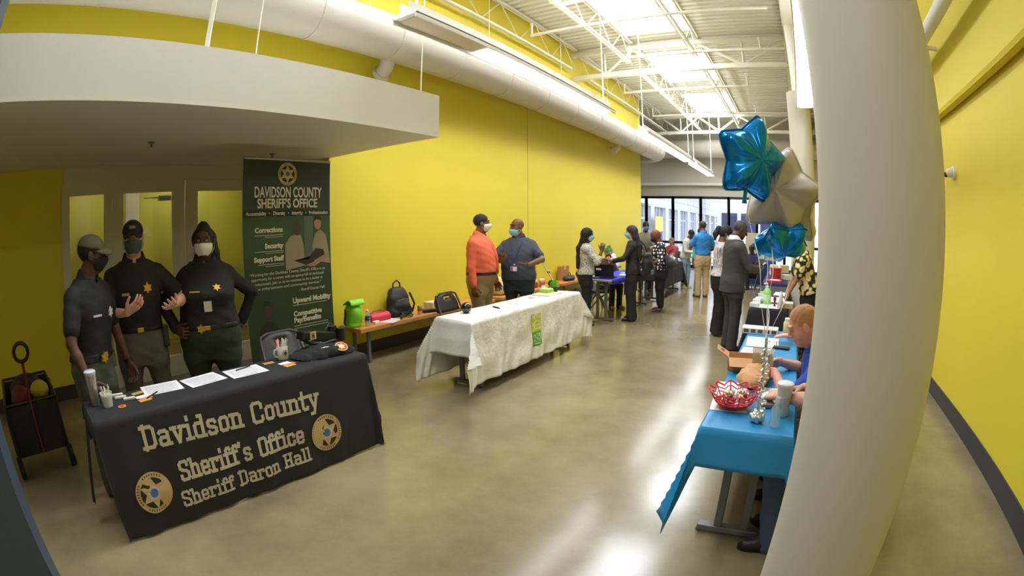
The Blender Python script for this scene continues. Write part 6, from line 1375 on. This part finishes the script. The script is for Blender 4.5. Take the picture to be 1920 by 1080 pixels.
b = MB(); b.grid(lambda u, v: (.0+.03*math.sin(PI*u), -.11+.22*u, .28*v), 6, 4); o = b.build('held_paper', SHEETW, None, (-3.02, 8.28, .90), thick=.0015); o.rotation_euler = (0, -.5, .1); tag(o, 'white papers held up by the woman in black suit', 'paper')
f = Field(.01); f.ell((0, 0, -.04), (.10, .16, .20), .04); f.cone((-.05, -.08, -.2), (-.05, .08, -.2), .07, .07, .04); f.cone((.0, -.1, .12), (.0, .1, .12), .05, .05, .03); f.wave(lambda X, Y, Z: .005*np.sin(35*Z+20*Y)); o = f.mesh('shoulder_bag', BPK); o.location = (-2.50, 8.28, 1.02); tag(o, 'black shoulder bag hanging behind the woman in black suit', 'bag')
b = MB(); b.tube([(.0, .04, .13), (-.06, .0, .30), (-.16, -.02, .40), (-.26, .0, .36)], .012, 6); b.build('bag_strap', BPK, o); b = MB(); b.box(.07, .11, -.05, .05, -.2, -.12); b.build('side_pocket', mat('grey blue pocket', (100, 116, 136), .5), o, bevel=.01)
I = person('woman in white dotted black top with auburn hair, head bowed', (-2.56, 9.40), 112, H=1.58, build=1.12, skin_='brown', female=True, res=.0075, lean=.10, head=(0, .42, 0), bust=.02,
    arms=dict(R=dict(hand=(.10, .33, .16), dir=(-.3, .9, 0), palm=(-.5, 0, .8)), L=dict(hand=(-.22, .22, .14), dir=(.5, .8, 0), palm=(.5, 0, .8), curl=.7)),
    top=dict(mat=pattern('white dots on black', 'dots', (22, 20, 22), [(228, 222, 214)], 16), sleeve='rolled', hem=-.02, off=.03, fold=.006), bottom=dict(mat=BK, wide=1.25, crop=.86, hem=.9), hair=dict(kind='bun', col=(122, 62, 46), bun=(-.03, .08), t=.02), mask=dict(col=(24, 24, 28), loop=(30, 30, 30)), group=GL, shoes=None)
for q in (-1, 1):
    b = MB(); b.grid(lambda u, v: (q*.165-q*.045+(u-.5)*.085*(1-.2*v), -.08+.25*v, .006), 6, 8); so = b.build('sandal', mat('sandal sole', (40, 36, 38), .6), I['body'], thick=.02); b = MB(); b.tube([(q*.12-.04, .05, .02), (q*.12, .09, .05), (q*.12+.04, .05, .02)], .008, 6); b.build('sandal_strap', BELT, so)
f = Field(.01); f.ell((0, 0, 0), (.10, .18, .12), .03); f.cone((0, -.13, .03), (0, .13, .06), .05, .05, .04); f.wave(lambda X, Y, Z: .005*np.sin(40*Y+30*Z)); o = f.mesh('handbag', mat('dark grey leather', (66, 66, 74), .3)); o.location = (-2.32, 9.28, .98); o.rotation_euler = (.25, 0, 1.1); tag(o, 'shiny dark grey handbag on the arm of the polka dot woman', 'handbag'); b = MB(); b.tube([(0, -.12, .05), (0, -.08, .2), (0, .0, .26), (0, .08, .2), (0, .12, .06)], .012, 8); b.build('handle', mat('dark grey leather', (66, 66, 74)), o)
# people further down the hall
GF = 'people further down the hall'
person('man in olive grey long sleeves with blue mask behind plain black table', (-3.72, 12.1), -165, H=1.76, skin_='dark', res=.008, head=(math.radians(20), .05, 0), arms=dict(R=dict(hand=(.12, .32, .16), curl=.5), L=dict(hand=(-.12, .32, .16), curl=.5)), top=dict(mat=cloth('olive grey shirt', (122, 122, 104)), sleeve='long', hem=-.02, off=.022), bottom=dict(mat=BK), hair=dict(kind='short', col=(24, 20, 20)), mask=dict(col=(90, 140, 214)), group=GF)
person('seated person in a maroon t-shirt with arms folded by the windows', (-4.02, 16.1), 172, H=1.70, build=1.1, skin_='tan', res=.009, seated=True, legs=dict(R=((.12, .42, .5), (.12, .40, .085)), L=((-.12, .42, .5), (-.12, .40, .085))), arms=dict(R=dict(hand=(-.08, .27, .26), hint=(1, 0, -.5), curl=.6), L=dict(hand=(.08, .29, .23), hint=(-1, 0, -.5), curl=.6)), top=dict(mat=cloth('maroon t-shirt', (164, 54, 66)), sleeve='short', hem=.0), bottom=dict(mat=cloth('dark jeans', (40, 40, 50))), hair=dict(kind='short', col=(120, 108, 96)), group=GF)
person('youth in pale hoodie and light jeans leaning over, dark mask', (-2.92, 13.35), -118, H=1.60, build=.92, skin_='brown', res=.008, lean=.22, head=(0, .40, 0), arms=dict(R=dict(hand=(.08, .34, .22)), L=dict(hand=(-.1, .34, .2))), top=dict(mat=cloth('pale grey hoodie', (206, 206, 208)), sleeve='long', hem=-.03, off=.028), bottom=dict(mat=cloth('light jeans', (136, 164, 196))), hair=dict(kind='short', col=(26, 22, 22), t=.014), mask=dict(col=(40, 42, 56)), group=GF, shoes=((206, 196, 130), (230, 226, 200)))
person('person in turquoise shirt and grey trousers facing the blue polo', (-2.46, 12.62), -80, H=1.64, build=1.05, skin_='brown', res=.008, lean=.08, head=(0, .25, 0), arms=dict(R=dict(hand=(.10, .26, .30), hint=(1, -.2, -.6), dir=(-.2, .6, .6)), L=dict(hand=(-.1, .30, .26), dir=(.2, .7, .5))), top=dict(mat=cloth('turquoise shirt', (70, 180, 194)), sleeve='short', hem=-.02, off=.024), bottom=dict(mat=cloth('mid grey trousers', (126, 124, 122))), hair=dict(kind='short', col=(40, 34, 32), t=.002), group=GF, shoes=((206, 190, 90), (236, 232, 220)))
person('man in bright blue polo and khaki trousers seen from behind', (-2.17, 11.85), 38, H=1.80, build=1.08, skin_='brown', res=.0075, head=(math.radians(8), .08, 0), arms=dict(R=dict(hand=(.24, .24, .10)), L=dict(hand=(-.18, .32, .24), hint=(-.6, -.3, -.8), dir=(.2, .7, .5))), top=dict(mat=cloth('bright blue polo', (46, 128, 206)), sleeve='short', collar=True, hem=.05, off=.024, fold=.006), bottom=dict(mat=cloth('light khaki trousers', (186, 162, 122)), belt=mat('brown belt', (58, 34, 26)), waist=.08, wide=1.15), hair=dict(kind='short', col=(60, 44, 36)), group=GF, shoes=((142, 78, 52), (70, 40, 28)))
GT = 'visitors at the column row'
person('woman with ponytail, striped pastel blouse and pale mask beside dark suit', (-1.12, 7.70), -72, H=1.70, build=1.02, skin_='brown', female=True, bust=.015, res=.007, lean=.05, head=(math.radians(-6), .32, 0), arms=dict(R=dict(hand=(.10, .32, .14), hint=(1, -.6, -.4), dir=(-.3, .9, 0), palm=(-.6, 0, .7), curl=.6), L=dict(hand=(-.1, .32, .16), dir=(.3, .9, 0), palm=(.6, 0, .7), curl=.6)),
    top=dict(mat=pattern('pastel striped blouse', 'stripe', (222, 206, 206), [(96, 104, 130), (176, 150, 160), (150, 176, 196)], 34), sleeve='long', hem=.02, off=.026, soff=.026, fold=.006), bottom=dict(mat=BK, wide=1.2, hem=1.3), hair=dict(kind='pony', col=(24, 20, 22), t=.012), mask=dict(col=(176, 214, 204)), group=GT, shoes=((226, 178, 160), (190, 140, 120)))
I = person('bearded man in dark grey suit looking down at his phone', (-.80, 6.83), -62, H=1.78, build=1.08, skin_='dark', res=.0065, lean=.03, head=(math.radians(-8), .42, 0), arms=dict(R=dict(hand=(.06, .32, .17), hint=(1, -.7, -.4), dir=(-.4, .8, .2), palm=(-.6, 0, .7), curl=.7), L=dict(hand=(-.08, .32, .18), hint=(-1, -.6, -.4), dir=(.4, .8, .2), palm=(.6, 0, .7), curl=.7)),
    top=dict(mat=cloth('dark grey suit jacket', (62, 60, 60), bump=.08), sleeve='long', hem=-.14, flare=.03, off=.034, soff=.022, fold=.003, suit=PAPER, collar=PAPER), bottom=dict(mat=cloth('dark grey suit trousers', (54, 53, 54)), wide=1.1, hem=1.1), hair=dict(kind='short', col=(70, 66, 64), t=.003, low=-.01), group=GT, shoes=((48, 36, 32), (20, 18, 18)))
f = Field(.006); hp = I['hp']; f.ell(hp(0, .03, -.085), V3(.058, .062, .04), .02, R=I['HR']); f.ell(hp(0, .08, -.052), V3(.028, .03, .016), .004, '-', R=I['HR']); f.mesh('beard', mat('dark beard', (24, 20, 20), .8), I['body'])
b = MB()
for q in (-1, 1): E_, W = I['arms'][q][:2]; d_ = Vector(unit(W-E_)); b.tube([Vector(W)-d_*.03, Vector(W)-d_*.002], .043, 14)
b.build('shirt_cuffs', PAPER, I['body'])
ph = Vector((-.80, 6.83, 0))+Matrix.Rotation(math.radians(-62), 3, 'Z') @ Vector((-.01, .445, 1.165)); b = MB(); b.box(-.04, .04, -.08, .08, -.005, .005); o = b.build('phone', BLKP, None, ph, math.radians(-62), bevel=.003); o.rotation_euler.x = .5; tag(o, 'black phone held by the man in dark grey suit', 'phone'); b = MB(); b.tube([(0, -.08, 0), (.01, -.085, -.1), (.015, -.09, -.24)], .006, 6); b.build('wrist_strap', BELT, o)
person('person in cream flowered black shirt leaning over the white sheets', (.30, 7.0), 98, H=1.66, build=1.12, skin_='tan', res=.007, lean=.30, female=True, head=(math.radians(5), .2, 0), arms=dict(R=dict(hand=(.14, .33, .03), hint=(.8, -.3, -.4), dir=(-.1, .5, -.8), palm=(0, -.8, -.5), curl=.3), L=dict(hand=(-.12, .36, .02), hint=(-.8, -.3, -.4), dir=(0, .6, -.7), palm=(0, -.8, -.5), curl=.3)),
    top=dict(mat=pattern('cream flowers on black', 'floral', (20, 20, 20), [(226, 204, 160), (214, 150, 130), (190, 176, 70)], 12), sleeve='short', hem=-.04, off=.036, soff=.04, fold=.006), bottom=dict(mat=BK, wide=1.1), hair=dict(kind='bob', col=(26, 22, 22)), group='helpers behind the column row')
SEAT = dict(R=((.11, .42, .5), (.11, .36, .085)), L=((-.11, .42, .5), (-.11, .36, .085)))
person('seated ginger haired man in blue polo bent over the blue table', (.48, 3.02), 88, H=1.76, build=1.15, skin_='pink', res=.006, lean=.52, seated=True, legs=SEAT, head=(math.radians(8), .30, 0), arms=dict(R=dict(hand=(.24, .285, .515), hint=(1, -.1, -.8), dir=(-.5, .9, .1), palm=(-.7, 0, -.4), curl=.6), L=dict(hand=(.0, .30, .51), hint=(-1, 0, -.8), dir=(.2, 1, .2), palm=(.6, 0, -.6), curl=.7)),
    top=dict(mat=cloth('royal blue polo', (44, 78, 178)), sleeve='short', collar=True, hem=.0, off=.022), bottom=dict(mat=cloth('blue jeans', (70, 90, 126))), hair=dict(kind='short', col=(206, 148, 102), t=.0015, line=.085, low=-.01), group='helpers behind the column row', shoes=((44, 40, 40), (20, 20, 20)))
I = person('seated person with a big dark watch behind the big column', (.49, 2.40), 84, H=1.74, build=1.1, skin_='light', res=.0065, lean=.15, seated=True, legs=SEAT, head=(math.radians(5), .2, 0), arms=dict(R=dict(hand=(.28, .32, .38), hint=(.8, -.3, -.6), dir=(-.3, 1, 0), palm=(-.3, 0, -1), curl=.5), L=dict(hand=(.12, .448, .385), hint=(-1, .1, -.7), dir=(.6, .8, -.1), palm=(.3, 0, -1), curl=.55)),
    top=dict(mat=cloth('tan work shirt', (196, 160, 112)), sleeve='short', hem=.0, off=.024), bottom=dict(mat=cloth('blue jeans', (70, 90, 126))), hair=dict(kind='short', col=(70, 56, 46)), group='helpers behind the column row', shoes=((44, 40, 40), (20, 20, 20)))
E_, W = I['arms'][-1][:2]; d_ = Vector(unit(W-E_)); b = MB(); b.tube([Vector(W)-d_*.05, Vector(W)-d_*.025], .034, 18); wt = b.build('wristwatch', BELT, I['body']); b = MB(); n_ = Vector((0, 0, 1))-d_*d_.z; n_.normalize(); c_ = Vector(W)-d_*.037+n_*.03; b.tube([c_, c_+n_*.012], .025, 22); wt2 = b.build('watch_case', mat('dark watch', (30, 30, 32), .3, metal=.4), wt); b = MB(); b.tube([c_+n_*.0121, c_+n_*.0128], .018, 20); b.build('watch_dial', mat('watch dial', (150, 148, 130), .3), wt)
person('seated person reaching a bare arm across the far end of blue table', (.60, 4.12), 85, H=1.74, build=1.05, skin_='pink', res=.007, lean=.10, seated=True, legs=SEAT, head=(math.radians(-15), .2, 0), arms=dict(R=dict(hand=(.18, .42, .36), dir=(-.3, 1, 0), palm=(0, 0, -1)), L=dict(hand=(-.02, .546, .366), hint=(-1, 0, -.6), dir=(.1, 1, 0), palm=(0, 0, -1), curl=.15, spread=.6)),
    top=dict(mat=cloth('royal blue polo', (44, 78, 178)), sleeve='short', collar=True, hem=.0, off=.022), bottom=dict(mat=cloth('blue jeans', (70, 90, 126))), hair=dict(kind='short', col=(60, 48, 40)), group='helpers behind the column row')
person('small seated person in navy far off beside the display board', (-1.10, 14.2), 150, H=1.62, skin_='dark', res=.009, seated=True, lean=.1, head=(.3, .3, 0), legs=dict(R=((.1, .42, .5), (.1, .40, .085)), L=((-.1, .42, .5), (-.1, .40, .085))), arms=dict(R=dict(hand=(.1, .3, .2)), L=dict(hand=(-.1, .3, .2))), top=dict(mat=cloth('navy top', (30, 36, 84)), sleeve='short', hem=.0), bottom=dict(mat=BK), hair=dict(kind='short', col=(20, 18, 18), t=.016), group=GF)
folding_chair('dark folding chair of the small person in navy', -1.10, 14.2, math.radians(150), mat('charcoal chair', (58, 56, 60)))
